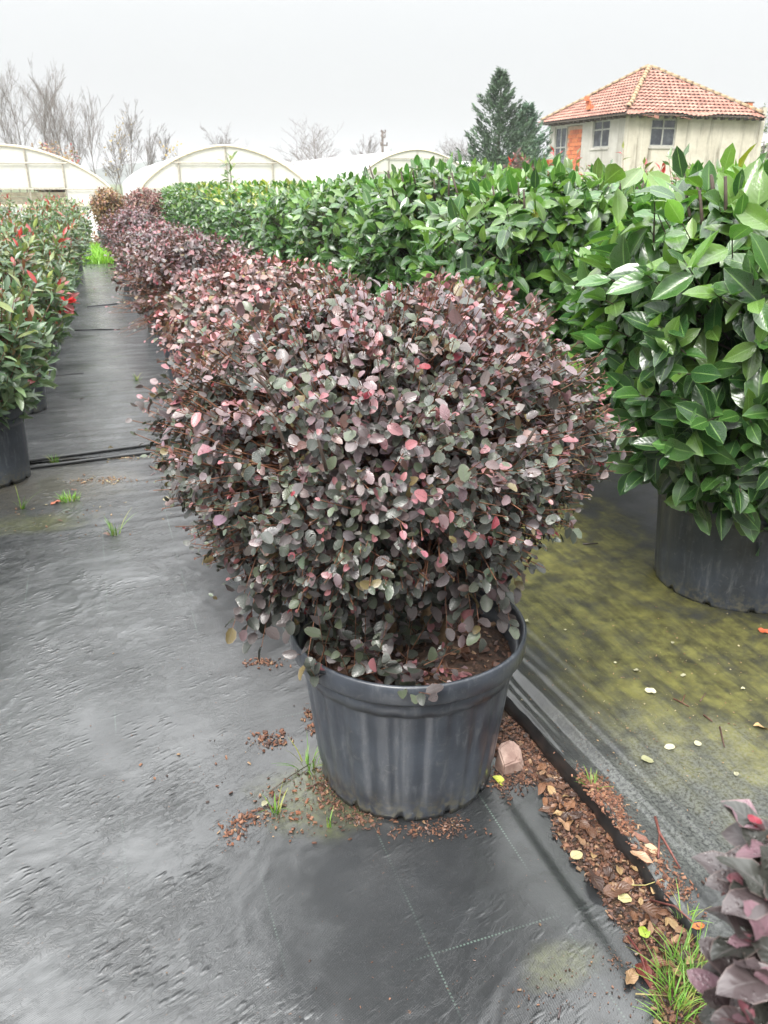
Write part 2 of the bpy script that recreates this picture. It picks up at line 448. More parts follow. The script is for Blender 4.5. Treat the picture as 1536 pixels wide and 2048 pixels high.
M = {}
M['loro'] = leaf_mat('purple_leaf', rough=.42, coat=.5, vein=.22, veins=6, coat_r=.24, rib=(.10, .085, .085), rib_mix=.35, edge=(.18, .13, .12), back=1.1, transl=.06, drops=.55, blotch=.25)
M['vib'] = leaf_mat('glossy_green_leaf', rough=.32, coat=.7, vein=.22, veins=8, rib=(.20, .34, .10), rib_mix=.6, edge=(.18, .33, .10), back=1.7, transl=.14, drops=.25)
M['phot'] = leaf_mat('red_tip_leaf', rough=.36, coat=.6, vein=.4, veins=8, rib=(.22, .26, .12), rib_mix=.4, back=1.5, transl=.12, drops=.2)
M['fallen'] = leaf_mat('fallen_leaf', rough=.5, coat=.15, vein=.7, veins=7, rib=(.12, .07, .03), rib_mix=.35, back=1.1, transl=0, blotch=.5)
M['grass'] = leaf_mat('grass_blade', rough=.45, coat=.0, vein=.2, veins=0, rib=(.2, .33, .05), rib_mix=.3, back=1.1, transl=.25, blotch=.2)
M['needle'] = plain_mat('conifer_needles', (.075, .125, .070), .75, .45, 9, tint=True)
M['twig'] = plain_mat('brown_twig', (.19, .085, .048), .6, .4, 60)
M['stem'] = plain_mat('tan_bark', (.20, .135, .075), .75, .5, 40, .6, .004)
M['bark'] = plain_mat('grey_bark', (.155, .130, .115), .85, .35, 8, .4, .01)
M['barkdark'] = plain_mat('dark_bark', (.06, .042, .032), .7, .4, 40)
M['pot'] = pot_mat()
M['soil'] = plain_mat('potting_soil', (.040, .023, .016), .8, .6, 45, 1.0, .012, col2=(.10, .055, .035))
M['chip'] = plain_mat('bark_chip', (.8, .8, .8), .65, .35, 90, .3, .002, tint=True, coat=.15)
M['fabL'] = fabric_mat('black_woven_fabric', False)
M['fabR'] = fabric_mat('algae_stained_fabric', True)
M['film_front'] = film_mat('greenhouse_film', (.66, .66, .61), .2)
M['film_roof'] = film_mat('greenhouse_roof_film', (.74, .75, .74), .15)
M['steel'] = plain_mat('galvanised_pipe', (.36, .33, .27), .5, .25, 14, metal=.2)
M['cream'] = plain_mat('cream_rail', (.62, .56, .42), .6, .2, 8)
M['hose'] = plain_mat('black_hose', (.018, .019, .020), .35, .3, 30, coat=.3)
M['wallL'] = plaster_mat('pale_render', (.42, .40, .36), (.52, .50, .46), .45)
M['wallR'] = plaster_mat('stained_render', (.48, .44, .36), (.60, .56, .47), .9)
M['brick'] = plain_mat('hollow_brick', (.54, .165, .070), .85, .18, 6, .3, .01, tint=True)
M['mortar'] = plain_mat('mortar', (.42, .30, .22), .95, .25, 12)
M['tile'] = plain_mat('clay_tile', (.33, .145, .105), .75, .30, 2.2, .3, .01, tint=True, col2=(.42, .22, .17))
M['ridge'] = plain_mat('mossy_ridge_tile', (.28, .20, .12), .85, .45, 5, .4, .02)
M['wood'] = plain_mat('old_timber', (.11, .085, .065), .85, .4, 6)
M['frame'] = plain_mat('weathered_window_frame', (.36, .36, .33), .6, .2, 8)
M['stone'] = plain_mat('pinkish_stone', (.30, .185, .15), .7, .3, 25, .6, .004, col2=(.42, .30, .25))
M['twine'] = plain_mat('green_twine', (.02, .30, .18), .5, .2, 30)
def glass_mat():
    m, nt, N, L, b = new_mat('dark_window_glass'); q = NB(nt)
    tc = q.n('ShaderNodeTexCoord'); n = q.noise(tc.outputs['Object'], 2.5, 4)
    q.l(q.mix(q.ramp(n, .4, .65), (.03, .035, .045), (.09, .10, .11)), b.inputs['Base Color'])
    b.inputs['Roughness'].default_value = .12
    return m
M['glass'] = glass_mat()

# ------------------------------------------------------------------ the ground
def ground_mat():
    m, nt, N, L, b = new_mat('field_soil'); q = NB(nt)
    tc = q.n('ShaderNodeTexCoord'); ob = tc.outputs['Object']
    n1 = q.noise(ob, .15, 6); n2 = q.noise(ob, 9, 6, .7); n3 = q.noise(ob, 70, 4, .7)
    c = q.mix(q.ramp(n2, .3, .7), (.035, .022, .015), (.095, .058, .036))
    sp = q.n('ShaderNodeSeparateXYZ'); q.l(ob, sp.inputs[0])
    g = q.val('MULTIPLY', q.ramp(sp.outputs[1], 15, 19), q.ramp(n1, .25, .5))
    c = q.mix(g, c, q.mix(q.ramp(n2, .35, .65), (.055, .085, .025), (.11, .13, .05)))
    q.l(c, b.inputs['Base Color']); b.inputs['Roughness'].default_value = .8
    q.l(q.bump(q.val('ADD', n2, n3), .7, .015), b.inputs['Normal'])
    return m
gm = ground_mat()
def rings(name, mat):
    rs = [0, 2, 5, 10, 20, 40, 80, 160, 320, 700]
    vs = [(0, 0, 0)]; fs = []; n = 48
    for r in rs[1:]:
        for k in range(n):
            t = 2 * math.pi * k / n; vs.append((r * math.cos(t), r * math.sin(t), 0))
    for k in range(n): fs.append((0, 1 + k, 1 + (k + 1) % n))
    for i in range(len(rs) - 2):
        for k in range(n):
            a = 1 + i*n + k; c = 1 + i*n + (k+1) % n
            fs.append((a, a + n, c + n, c))
    mb = MB(); mb.add(vs, fs); return mb.build(name, mat)
tag(rings('ground', gm), kind='structure')

def edge_wob(b, s): return .018 * pn(b * 3.1 + s, b * 0 + s) + .010 * pn(b * 11 + s, b * 0 + 2 * s)
def zL(a, b):
    h = .007 + .0035 * fbm(a * 1.3, b * 1.1, 2)
    cr = sst(-a, -.75, .15) * sst(-b, -5, -2.2)
    wa = a + .05 * pn(a * 5 + 5, b * 5); wb = b + .05 * pn(a * 5, b * 5 + 9)
    pat = sst(pn(a * 1.6 + 2, b * 1.2 + 6), -.25, .35)
    def crease(x, y, k): return np.maximum(0, 1 - np.abs(pn(x, y)) * k) ** 1.5
    h = h + (.0010 + .0016 * cr) * pat * (crease(wa * 5 + wb * 3, wb * 12 - wa * 5, 5) + .6 * crease(wa * 9 - wb * 2, wb * 19 + wa * 3 + 4, 4))
    h = h + .0030 * sst(b, 2.4, 3.6) * (pn(a * 1.1 + 3, b * 11) + .6 * pn(a * 1.6, b * 23))
    h = h + .0012 * crease(wa * 1.6 + 3, wb * 5 - wa * 2, 7)
    h = h - .012 * sst(a, .85, .93) * sst(-b, -1.75, -1.5)
    return np.maximum(h, .0045)
def zR(a, b):
    e = a - 1.05
    h = .010 + .004 * (fbm(a * 3 + 40, b * 2.2, 4) + 1)
    w = sst(b, .9, 1.35) * sst(-b, -3.0, -2.1)
    h = h + w * (.030 * np.exp(-np.abs(e - .02) / .05) + .020 * np.exp(-e / .30) * (1 + 1.0 * pn(a * 21 + b * 1.2, b * .9) + .55 * pn(a * 44 + b * 2, b * 1.3)))
    h = h + .003 * pn(a * 7 + b * 1.5, b * 1.1) + .0012 * ridge(a * 10, b * 9, 3)
    return np.maximum(h, .006)
def zfab(x, y):
    a, b = AB(x, y)
    A, B = np.array([a]), np.array([b])
    return float(zR(A, B)[0]) if a > 1.04 else (float(zL(A, B)[0]) if a < .93 else .004)

def sheet(name, a0, a1, b0, b1, na, nb, zf, mat, lift=0.0, eL=None, eR=None):
    tb = np.linspace(0, 1, nb); ta = np.linspace(0, 1, na)
    bb = b0 + (b1 - b0) * tb ** (1.0 if b1 - b0 < 7 else 1.5)
    Bg, T = np.meshgrid(bb, ta, indexing='ij')
    if zf is zR: T = T ** 1.7
    l = a0 + (eL(Bg) if eL else 0); r = a1 + (eR(Bg) if eR else 0)
    Ag = l + (r - l) * T
    X, Y = XY(Ag, Bg); Z = zf(Ag, Bg) + lift
    v = np.stack([X, Y, Z], -1).reshape(-1, 3)
    i = np.arange(na * nb).reshape(nb, na)
    qd = np.stack([i[:-1, :-1], i[:-1, 1:], i[1:, 1:], i[1:, :-1]], -1).reshape(-1, 4)
    uv = np.stack([Ag, Bg], -1).reshape(-1, 2)
    o = link(name, mesh_np(name, v, qd, mat, uv))
    tag(o, kind='structure')
    return o
def eRgt(b):
    return edge_wob(b, 3.3) - .07 * sst(-b, -1.05, -.80) + .05 * np.exp(-((b - 1.55) / .12) ** 2)
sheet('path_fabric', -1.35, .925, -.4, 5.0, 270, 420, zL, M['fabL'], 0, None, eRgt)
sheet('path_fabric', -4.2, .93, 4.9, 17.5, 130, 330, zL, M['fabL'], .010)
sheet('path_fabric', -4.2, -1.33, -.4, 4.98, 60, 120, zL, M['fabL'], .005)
sheet('bed_fabric', 1.05, 4.2, -.4, 5.5, 210, 330, zR, M['fabR'], 0, lambda b: edge_wob(b, 8.1))
sheet('bed_fabric', 1.03, 4.2, 5.48, 22, 100, 200, zR, M['fabR'], .004)
def lip():      # the turned-down hem of the raised edge
    b = np.linspace(.55, 3.2, 240); e = 1.05 + edge_wob(b, 8.1)
    z = zR(e, b); rows = []
    for k, (da, dz) in enumerate(((0, .0), (-.007, -.35), (-.009, -.7), (-.004, -1.0))):
        X, Y = XY(e + da, b); rows.append(np.stack([X, Y, np.maximum(z * (1 + dz), .003)], -1))
    v = np.concatenate(rows); n = len(b); i = np.arange(4 * n).reshape(4, n)
    qd = np.stack([i[:-1, :-1], i[:-1, 1:], i[1:, 1:], i[1:, :-1]], -1).reshape(-1, 4)
    uv = np.stack([np.tile(e, 4), np.tile(b, 4)], -1)
    tag(link('fabric_hem', mesh_np('fabric_hem', v, qd, M['hose'], uv)), kind='structure')
lip()

gravel = plain_mat('pale_gravel', (.40, .39, .36), .8, .25, 3, .5, .03)
mb = MB(); mb.add([(-40, 21.2, .012), (-3, 21.2, .012), (-1, 30, .012), (-40, 30, .012)], [(0, 1, 2, 3)])
tag(mb.build('gravel_track', gravel), kind='structure')
def hills():
    vs = []; fs = []; n = 60; rg = random.Random(4)
    for i in range(n):
        x = -420 + 840 * i / (n - 1)
        h = 5.5 + 3.5 * math.sin(i * .33 + .5) + 1.5 * math.sin(i * .9) + rg.uniform(-.5, .5)
        for (y, z) in ((330, -.5), (380, h * .6), (430, h)): vs.append((x, y, z))
    for i in range(n - 1):
        for k in range(2):
            a = 3*i + k; fs.append((a, a + 3, a + 4, a + 1))
    m = MB(); m.add(vs, fs)
    tag(m.build('hills', plain_mat('wooded_hill', (.10, .11, .10), .9, .3, .05), smooth=True), kind='structure')
hills()

# ------------------------------------------------------------------ damp air
def haze():
    m = bpy.data.materials.new('damp_air'); m.use_nodes = True; nt = m.node_tree; nt.nodes.clear()
    out = nt.nodes.new('ShaderNodeOutputMaterial'); v = nt.nodes.new('ShaderNodeVolumePrincipled')
    v.inputs['Color'].default_value = (.95, .97, 1, 1); v.inputs['Density'].default_value = HAZE; v.inputs['Anisotropy'].default_value = 0.0
    nt.links.new(v.outputs[0], out.inputs['Volume'])
    mb = MB(); mb.box((-760, -760, -1.5), (760, 760, 18)); tag(mb.build('haze', m), 'pale damp air over the whole nursery', 'haze', kind='stuff')
HAZE = .0008
haze()

# ------------------------------------------------------------------ leaves
def leaf_tmpl(ratio, st, cross=3, fold=.35, droop=.1, p=.85, qx=.75, wave=0.0, twist=0.0, ph=0.0, curl=0.0):
    us = np.linspace(-1, 1, cross); V = []; U = []
    for v in st:
        w = ratio / 2 * max(.02, math.sin(math.pi * min(1, max(0, v)) ** p) ** qx)
        for u in us:
            x = u * w
            z = fold * abs(u) * w - droop * v * v + wave * math.sin(v * 9 + ph + (1.7 if u > 0 else 0)) * abs(u) * w * 2 + curl * u * u * w
            y = v - .10 * droop * v * v
            t = twist * v
            V.append((x * math.cos(t) - z * math.sin(t), y, x * math.sin(t) + z * math.cos(t))); U.append((u * .5 + .5, v))
    k = len(us); Q = [(i*k+j, i*k+j+1, (i+1)*k+j+1, (i+1)*k+j) for i in range(len(st)-1) for j in range(k-1)]
    return np.array(V), np.array(Q), np.array(U)
ST6 = (0, .12, .35, .62, .85, 1); ST5 = (0, .2, .55, .85, 1); ST7 = (0, .12, .32, .55, .80, 1); ST8 = (0, .08, .22, .40, .58, .76, .91, 1)
rg0 = random.Random(11)
def tset(n, ratio, st, cross, fold, droop, p, qx, wave, twist):
    return [leaf_tmpl(ratio * rg0.uniform(.85, 1.15), st, cross, fold * rg0.uniform(.3, 1.4), droop * rg0.uniform(-.4, 1.6), p, qx,
                      wave * rg0.uniform(.2, 1.4), twist * rg0.uniform(-1, 1), rg0.uniform(0, 6)) for _ in range(n)]
ST4 = (0, .35, .75, 1); ST5R = (0, .16, .5, .84, .985)
T_LORO = tset(10, .70, ST5R, 3, .35, .22, .92, .52, .10, .35)
T_LORO0 = tset(8, .64, ST8, 5, .30, .20, .90, .56, .14, .35)
T_LOROF = tset(5, .62, ST5, 3, .35, .15, .88, .62, 0, .3)
T_VIB = tset(12, .51, ST7, 5, .38, .22, .90, .80, .07, .35)
T_VIBF = tset(8, .50, ST5, 3, .4, .2, .90, .80, 0, .3)
T_PHO = tset(7, .33, ST6, 3, .45, .22, .95, .85, .05, .3); T_PHOF = tset(5, .34, (0, .45, 1), 3, .45, .22, .95, .85, 0, .3)
T_LOW = tset(5, .64, ST4, 3, .35, .15, .88, .62, 0, .3); T_VLOW = tset(5, .50, ST4, 3, .4, .2, .90, .80, 0, .3)
LOW = {id(T_PHO): T_PHOF, id(T_PHOF): T_PHOF, id(T_LORO): T_LOW, id(T_LOROF): T_LOW, id(T_VIB): T_VLOW, id(T_VIBF): T_VLOW}
T_FALL = tset(8, .45, ST8, 5, .55, .25, .90, .80, .25, .8)
T_ROUND = tset(5, .80, ST8, 5, .20, .10, .88, .60, .15, .3)

def bases(axis, normal):
    y = nrm(axis); z = nrm(normal - (normal * y).sum(-1, keepdims=True) * y); x = np.cross(y, z)
    return x, y, z

def bulk_leaves(name, Lf, tm, mat, parent=None, kind='stuff'):
    n = len(Lf['pos']); k = len(tm); nv = len(tm[0][0])
    T = np.stack([t[0] for t in tm])[Lf['var'] % k]
    x, y, z = bases(Lf['ax'], Lf['no'])
    s = Lf['sz'][:, None, None]
    V = Lf['pos'][:, None] + s * (T[..., 0:1] * x[:, None] + T[..., 1:2] * y[:, None] + T[..., 2:3] * z[:, None])
    Q = (tm[0][1][None] + (np.arange(n) * nv)[:, None, None]).reshape(-1, 4)
    uv = np.tile(tm[0][2], (n, 1)); ti = np.repeat(Lf['col'], nv, 0)
    o = link(name, mesh_np(name, V.reshape(-1, 3), Q, mat, uv, ti), parent)
    if kind: o['kind'] = kind
    return o

_lm = {}
def leaf_mesh(key, tm, var, col, mat):
    k = (key, var, tuple(np.round(col, 3)))
    if k not in _lm:
        t = tm[var % len(tm)]
        _lm[k] = mesh_np('leaf', t[0], t[1], mat, t[2], np.tile(col, (len(t[0]), 1)))
    return _lm[k]
def leaf_matrix(p, x, y, z, s):
    return Matrix(((x[0]*s, y[0]*s, z[0]*s, p[0]), (x[1]*s, y[1]*s, z[1]*s, p[1]), (x[2]*s, y[2]*s, z[2]*s, p[2]), (0, 0, 0, 1)))

def sub(Lf, idx): return {k: v[idx] for k, v in Lf.items()}
def join(*Ls): return {k: np.concatenate([l[k] for l in Ls]) for k in Ls[0]}

def place_leaves(Lf, root, key, tm, mat, pal, n_obj, foliage='foliage'):
    """the leaves that show largest become parts one by one, the rest one part"""
    n = len(Lf['pos'])
    if n_obj:
        rl = np.array(root.location)
        wp = Lf['pos'] + rl
        tc = np.array([0, 0, CAM_H]) - wp; d = np.linalg.norm(tc, axis=1)
        face = (Lf['out'] * tc).sum(1) / d
        inframe = np.abs(wp[:, 0] / (wp[:, 1] * CP + (CAM_H - wp[:, 2]) * SP + 1e-6)) < .47
        sc = Lf['sz'] / d * np.clip(face + .15, 0, 1) * (Lf['dep'] > .9) * inframe * (.3 + np.abs((nrm(Lf['no']) * tc).sum(1) / d))
        idx = np.argsort(-sc)[:n_obj]
        idx = idx[sc[idx] > 0]
        x, y, z = bases(Lf['ax'], Lf['no'])
        for i in idx:
            me = leaf_mesh(key, tm, int(Lf['var'][i]) % len(tm), pal[int(Lf['cls'][i])], mat)
            o = bpy.data.objects.new('leaf', me); COL.objects.link(o); o.parent = root
            o.matrix_local = leaf_matrix(Lf['pos'][i], x[i], y[i], z[i], Lf['sz'][i])
        keep = np.ones(n, bool); keep[idx] = False
        Lf = sub(Lf, keep)
    lo = LOW.get(id(tm))
    if lo is None: return bulk_leaves(foliage, Lf, tm, mat, root)
    wp = Lf['pos'] + np.array(root.location); tc = np.array([0, 0, CAM_H]) - wp
    inner = (Lf['dep'] < .9) | ((Lf['out'] * tc).sum(1) / np.linalg.norm(tc, axis=1) < -.12)
    bulk_leaves('inner_foliage', sub(Lf, inner), lo, mat, root)
    return bulk_leaves(foliage, sub(Lf, ~inner), tm, mat, root)

def crown(rg, C, R, n_twig, per, size, pal, wts, up=.3, sag=.25, exp=2.4, lump=.10, lf=2.2, shells=((1.0, 1.0),), alpha=(48, 88), tlen=.16, zcut=-1.0,
          flat=.55, young=None, tipsmall=.7, dirf=None, keepf=None):
    """twigs reaching the lumpy surface of a crown, leaves along each twig; R = (rx, ry, rz up, rz down)"""
    C = np.array(C, float); out = []; tw = []
    for (sh, frac) in shells:
        n = int(n_twig * frac)
        k = np.arange(n) + rg.uniform(0, 1, n)
        z = 1 - 2 * k / n; z = np.clip(z, -1, 1); th = k * 2.399963 + rg.normal(0, .25, n)
        d = np.stack([np.sqrt(1 - z*z) * np.cos(th), np.sqrt(1 - z*z) * np.sin(th), z], -1)
        d = nrm(d + rg.normal(0, .06, (n, 3)))
        d = d[d[:, 2] > zcut]; n = len(d)
        rz = np.where(d[:, 2] > 0, R[2], R[3])
        r = ((np.abs(d[:, 0]) / R[0])**exp + (np.abs(d[:, 1]) / R[1])**exp + (np.abs(d[:, 2]) / rz)**exp) ** (-1 / exp)
        r = r * (1 + lump * (pn(d[:, 0] * lf + C[0] * 3 + 9, d[:, 1] * lf + d[:, 2] * lf * 1.3 + 4) + .6 * pn(d[:, 0] * lf * 2.3 + 1, d[:, 2] * lf * 2.3 - d[:, 1] * 3)) + rg.normal(0, .035, n))
        tip = C + d * (r * sh)[:, None]
        if dirf is not None: tip = dirf(tip)
        if keepf is not None:
            kp = keepf(tip, d, rg); tip, d, r = tip[kp], d[kp], r[kp]; n = len(d)
        td = nrm(d + np.array([0, 0, up]) + rg.normal(0, .38, (n, 3)))
        L = tlen * rg.uniform(.6, 1.3, n)
        base = tip - td * L[:, None]
        tw.append((base, tip))
        t1 = nrm(np.cross(td, np.array([.3, .2, 1.0]) + rg.normal(0, .2, (n, 3)))); t2 = np.cross(td, t1)
        ph0 = rg.uniform(0, 6.28, n)
        for j in range(per):
            f = (j + .5) / per + rg.normal(0, .05, n); f = np.clip(f, 0, 1)
            ph = ph0 + j * 2.4 + rg.normal(0, .4, n)
            al = np.radians(alpha[1] + (alpha[0] - alpha[1]) * f) * (.15 if j == per - 1 else 1)
            side = np.cos(ph)[:, None] * t1 + np.sin(ph)[:, None] * t2
            ax = nrm(np.cos(al)[:, None] * td + np.sin(al)[:, None] * side - np.array([0, 0, sag]) + rg.normal(0, .12, (n, 3)))
            no = nrm(d * (1 - flat) * 1.2 + np.array([0, 0, flat]) + td * .25 + rg.normal(0, .33, (n, 3)))
            sz = rg.uniform(*size, n) * np.where(f > .85, tipsmall, 1.0)
            pos = base + td * (L * f)[:, None]
            w = np.tile(np.array(wts, float), (n, 1))
            if young is not None: w = young(w, pos, d, f)
            w = w / w.sum(1, keepdims=True)
            cls = (np.cumsum(w, 1) < rg.uniform(0, 1, n)[:, None]).sum(1).clip(0, len(pal) - 1)
            col = pal[cls] * rg.uniform(.75, 1.3, n)[:, None] * (1 + rg.normal(0, .05, (n, 3)))
            out.append(dict(pos=pos, ax=ax, no=no, sz=sz, cls=cls, col=np.clip(col, .003, .9), var=rg.integers(0, 1000, n), out=d, dep=np.full(n, sh)))
    return join(*out), tw

def twig_mesh(tw, r=.0014, name='twigs', parent=None, mat=None, center=None, rg=None, extra=0.0):
    A = np.concatenate([t[0] for t in tw]); B = np.concatenate([t[1] for t in tw])
    if center is not None and extra > 0:
        c = np.array(center); A = A + (c - A) * extra
    d = nrm(B - A); u = nrm(np.cross(d, np.array([.31, .17, .9]))); w = np.cross(d, u); n = len(A)
    vs = []
    for (P, rr) in ((A, r * 1.5), (B, r * .6)):
        for k in range(3):
            t = 2.094 * k; vs.append(P + (u * math.cos(t) + w * math.sin(t)) * rr)
    V = np.stack(vs, 1).reshape(-1, 3); i = (np.arange(n) * 6)[:, None]
    Q = np.concatenate([i + np.array([[k, (k+1) % 3, 3 + (k+1) % 3, 3 + k]]) for k in range(3)])
    o = link(name, mesh_np(name, V, Q, mat or M['twig']), parent); o['kind'] = 'stuff'
    return o

P_LORO = np.array([(.056, .065, .054), (.100, .084, .085), (.090, .112, .070), (.195, .125, .135), (.32, .125, .140), (.28, .026, .045), (.18, .14, .06), (.225, .185, .190), (.215, .130, .115)])
W_LORO = [.32, .22, .20, .10, .05, .010, .03, .08, .04]
P_VIB = np.array([(.023, .074, .018), (.048, .128, .025), (.105, .205, .034), (.24, .27, .03), (.13, .075, .02)])
W_VIB = [.38, .44, .16, .006, .002]
P_PHO = np.array([(.085, .155, .075), (.135, .21, .090), (.19, .24, .07), (.40, .030, .030), (.20, .075, .035), (.28, .16, .05)])
W_PHO = [.46, .33, .15, .026, .025, .01]

# ------------------------------------------------------------------ pots
def lathe(prof, seg, mod=None, tint=None):
    """prof: list of (radius, z); mod(theta, i, r, z) -> (r, z)"""
    vs = []; n = len(prof)
    for i, (r, z) in enumerate(prof):
        for k in range(seg):
            t = 2 * math.pi * k / seg; rr, zz = (r, z) if mod is None else mod(t, i, r, z)
            vs.append((rr * math.cos(t), rr * math.sin(t), zz))
    fs = [(i*seg+k, i*seg+(k+1) % seg, (i+1)*seg+(k+1) % seg, (i+1)*seg+k) for i in range(n-1) for k in range(seg)]
    return np.array(vs), np.array(fs)
def make_pot(root, rt, rb, h, ribs=0, seg=144, ph=0.0, wall=.012):
    band = h * .78
    prof = [(rb * .97, .012), (rb, .0), (rb * 1.003, .022), (rb * 1.006, .045)]
    for z in np.linspace(.07, band - .012, 7): prof.append((rb + (rt * .945 - rb) * z / h * 1.0, float(z)))
    rband = rb + (rt * .945 - rb) * band / h
    prof += [(rband + .001, band - .004), (rband + .006, band), (rt * .955, h - .048)]
    iend = len(prof)
    prof += [(rt * .95 - wall, h - .05), (rt * .93 - wall, h * .80), (rt * .90 - wall, h * .70)]
    nb = 12
    def mod(t, i, r, z):
        if ribs and 3 <= i <= 11: r = r - .0060 * (abs(math.sin(t * ribs / 2)) ** 6) * min(1, i - 3 + .3)
        if i <= 2:
            c = math.cos(t * nb / 2 + ph); q = abs(c)
            if q > .955: z = z + .020 * min(1, (q - .955) / .012)
            elif .50 < q < .56 and i == 2: r -= .006
        return r, z
    v, f = lathe(prof, seg, mod)
    po = link('pot', mesh_np('pot', v, f, M['pot']), root)
    rp = [(rt * .955, h - .055), (rt * .985, h - .056), (rt * 1.0, h - .050), (rt * 1.004, h - .02), (rt * 1.002, h - .006), (rt * .990, h), (rt * .972, h - .002), (rt * .958, h - .012), (rt * .95, h - .05)]
    v, f = lathe(rp, seg)
    v[:, 2] += .0012 * np.sin(np.arctan2(v[:, 1], v[:, 0]) * 5 + ph)
    link('rim', mesh_np('rim', v, f, M['pot']), po)
    return po
def make_soil(root, r, z, rg, chips=200):
    n = 14 if chips else 4; seg = 36; vs = []; 
    rr = np.linspace(0, r, n); tt = np.linspace(0, 2 * np.pi, seg, endpoint=False)
    Rg, Tg = np.meshgrid(rr, tt, indexing='ij'); X, Y = Rg * np.cos(Tg), Rg * np.sin(Tg)
    Z = z + .010 * fbm(X * 14 + 3, Y * 14, 3) + .02 * (1 - (Rg / r) ** 2)
    i = np.arange(n * seg).reshape(n, seg); j = np.roll(i, -1, 1)
    Q = np.stack([i[:-1], i[1:], j[1:], j[:-1]], -1).reshape(-1, 4)
    so = link('soil', mesh_np('soil', np.stack([X, Y, Z], -1).reshape(-1, 3), Q, M['soil']), root)
    if chips:
        q = np.sqrt(rg.uniform(0, 1, chips)) * r * .97; t = rg.uniform(0, 6.28, chips)
        crumbs('bark_chips', np.stack([q * np.cos(t), q * np.sin(t), z + .02 * (1 - (q / r)**2) + .006 + 0 * q], -1), rg, (.008, .035), so)
    return so
def crumbs(name, pos, rg, size, parent=None, pal=((.16, .075, .045), (.10, .045, .028), (.26, .14, .085), (.06, .03, .022), (.33, .21, .13)), w=(.34, .28, .2, .1, .08)):
    """thin broken flakes, each a tilted, slightly thick six-sided slab"""
    n = len(pos)
    ang = rg.uniform(0, 6.28, n); s = (size[0] + (size[1] - size[0]) * rg.uniform(0, 1, n) ** 2.6)
    ax = np.stack([np.cos(ang), np.sin(ang), rg.normal(0, .3, n)], -1); no = nrm(np.array([0, 0, 1.0]) + rg.normal(0, .45, (n, 3)))
    x, y, z = bases(ax, no)
    lw = rg.uniform(.25, .7, n)
    tpl = np.array([(-.5, -.5, 0), (.5, -.4, 0), (.45, .5, 0), (-.4, .45, 0), (-.4, -.4, .22), (.4, -.35, .18), (.35, .4, .25), (-.33, .36, .2)])
    V = pos[:, None] + s[:, None, None] * (tpl[None, :, 0:1] * lw[:, None, None] * x[:, None] + tpl[None, :, 1:2] * y[:, None] + tpl[None, :, 2:3] * z[:, None])
    F = np.array([(4, 5, 6, 7), (0, 1, 5, 4), (1, 2, 6, 5), (2, 3, 7, 6), (3, 0, 4, 7)])
    Q = (F[None] + (np.arange(n) * 8)[:, None, None]).reshape(-1, 4)
    c = np.array(pal)[rg.choice(len(pal), n, p=w)] * rg.uniform(.7, 1.3, n)[:, None]
    o = link(name, mesh_np(name, V.reshape(-1, 3), Q, M['chip'], None, np.repeat(c, 8, 0), smooth=False), parent)
    o['kind'] = 'stuff'
    return o
def stems(root, pts_list, r0, mat, name='stem', n=7):
    for pts in pts_list:
        m = MB(); k = len(pts); m.tube(pts, [r0 * (1 - .55 * i / (k - 1)) for i in range(k)], n)
        m.build(name, mat, root, smooth=True)

# ------------------------------------------------------------------ purple shrubs
def loro(name_label, x, y, R, cz, seed, n_twig, per, n_obj, tm, key, tone=(1, 1, 1), pot=(.305, .235, .455), off=(0, 0), size=(.014, .036), pal=P_LORO, wts=W_LORO, detail=True, lump=.10, exp=2.0,
         shells=((1.0, 1.0), (.84, .4), (.62, .15)), keepf=None, dirf=None, group='potted purple shrubs in a row', potgen=True, zcut=-.98, ph=0.0):
    rg = np.random.default_rng(seed)
    z0 = .004
    root = empty('potted_shrub', (x, y, z0))
    tag(root, name_label, 'potted shrub', group)
    if potgen:
        make_pot(root, *pot, ribs=24 if detail else 0, seg=216 if detail else 48, ph=ph)
        make_soil(root, pot[0] * .915, pot[2] * .80, rg, 420 if detail else 60)
    pal = pal * np.array(tone)
    def young(w, pos, d, f):
        hi = np.clip((pos[:, 2] - cz) / .3, -.6, 1.0)
        w[:, 3] *= np.clip(1 + 2.0 * hi, .15, 4); w[:, 4] *= np.clip(1 + 1.2 * hi, .25, 4) * (.3 + 5.5 * (f > .8)); w[:, 5] *= 1 + 2 * (f > .8)
        w[:, 0] *= np.clip(1 - .5 * hi, .3, 2)
        cl = np.exp(1.5 * pn(pos[:, 0] * 7 + pos[:, 1] * 4 + 3, pos[:, 2] * 7 - pos[:, 1] * 3))     # new growth comes in flushes
        w[:, 3] *= cl; w[:, 4] *= cl ** 1.4; w[:, 2] /= cl
        if w.shape[1] > 7: w[:, 7] *= np.clip(1 + 1.8 * hi, .1, 4)
        return w
    Lf, tw = crown(rg, (off[0], off[1], cz), R, n_twig, per, size, pal, wts, up=.25, lump=lump, exp=exp, shells=shells, zcut=zcut, young=young, keepf=keepf, dirf=dirf, flat=.5, tlen=.17, tipsmall=.6)
    twig_mesh(tw, .0017 if detail else .002, 'twigs', root, center=(off[0], off[1], cz - .1), extra=.25)
    return root, Lf, tw, rg

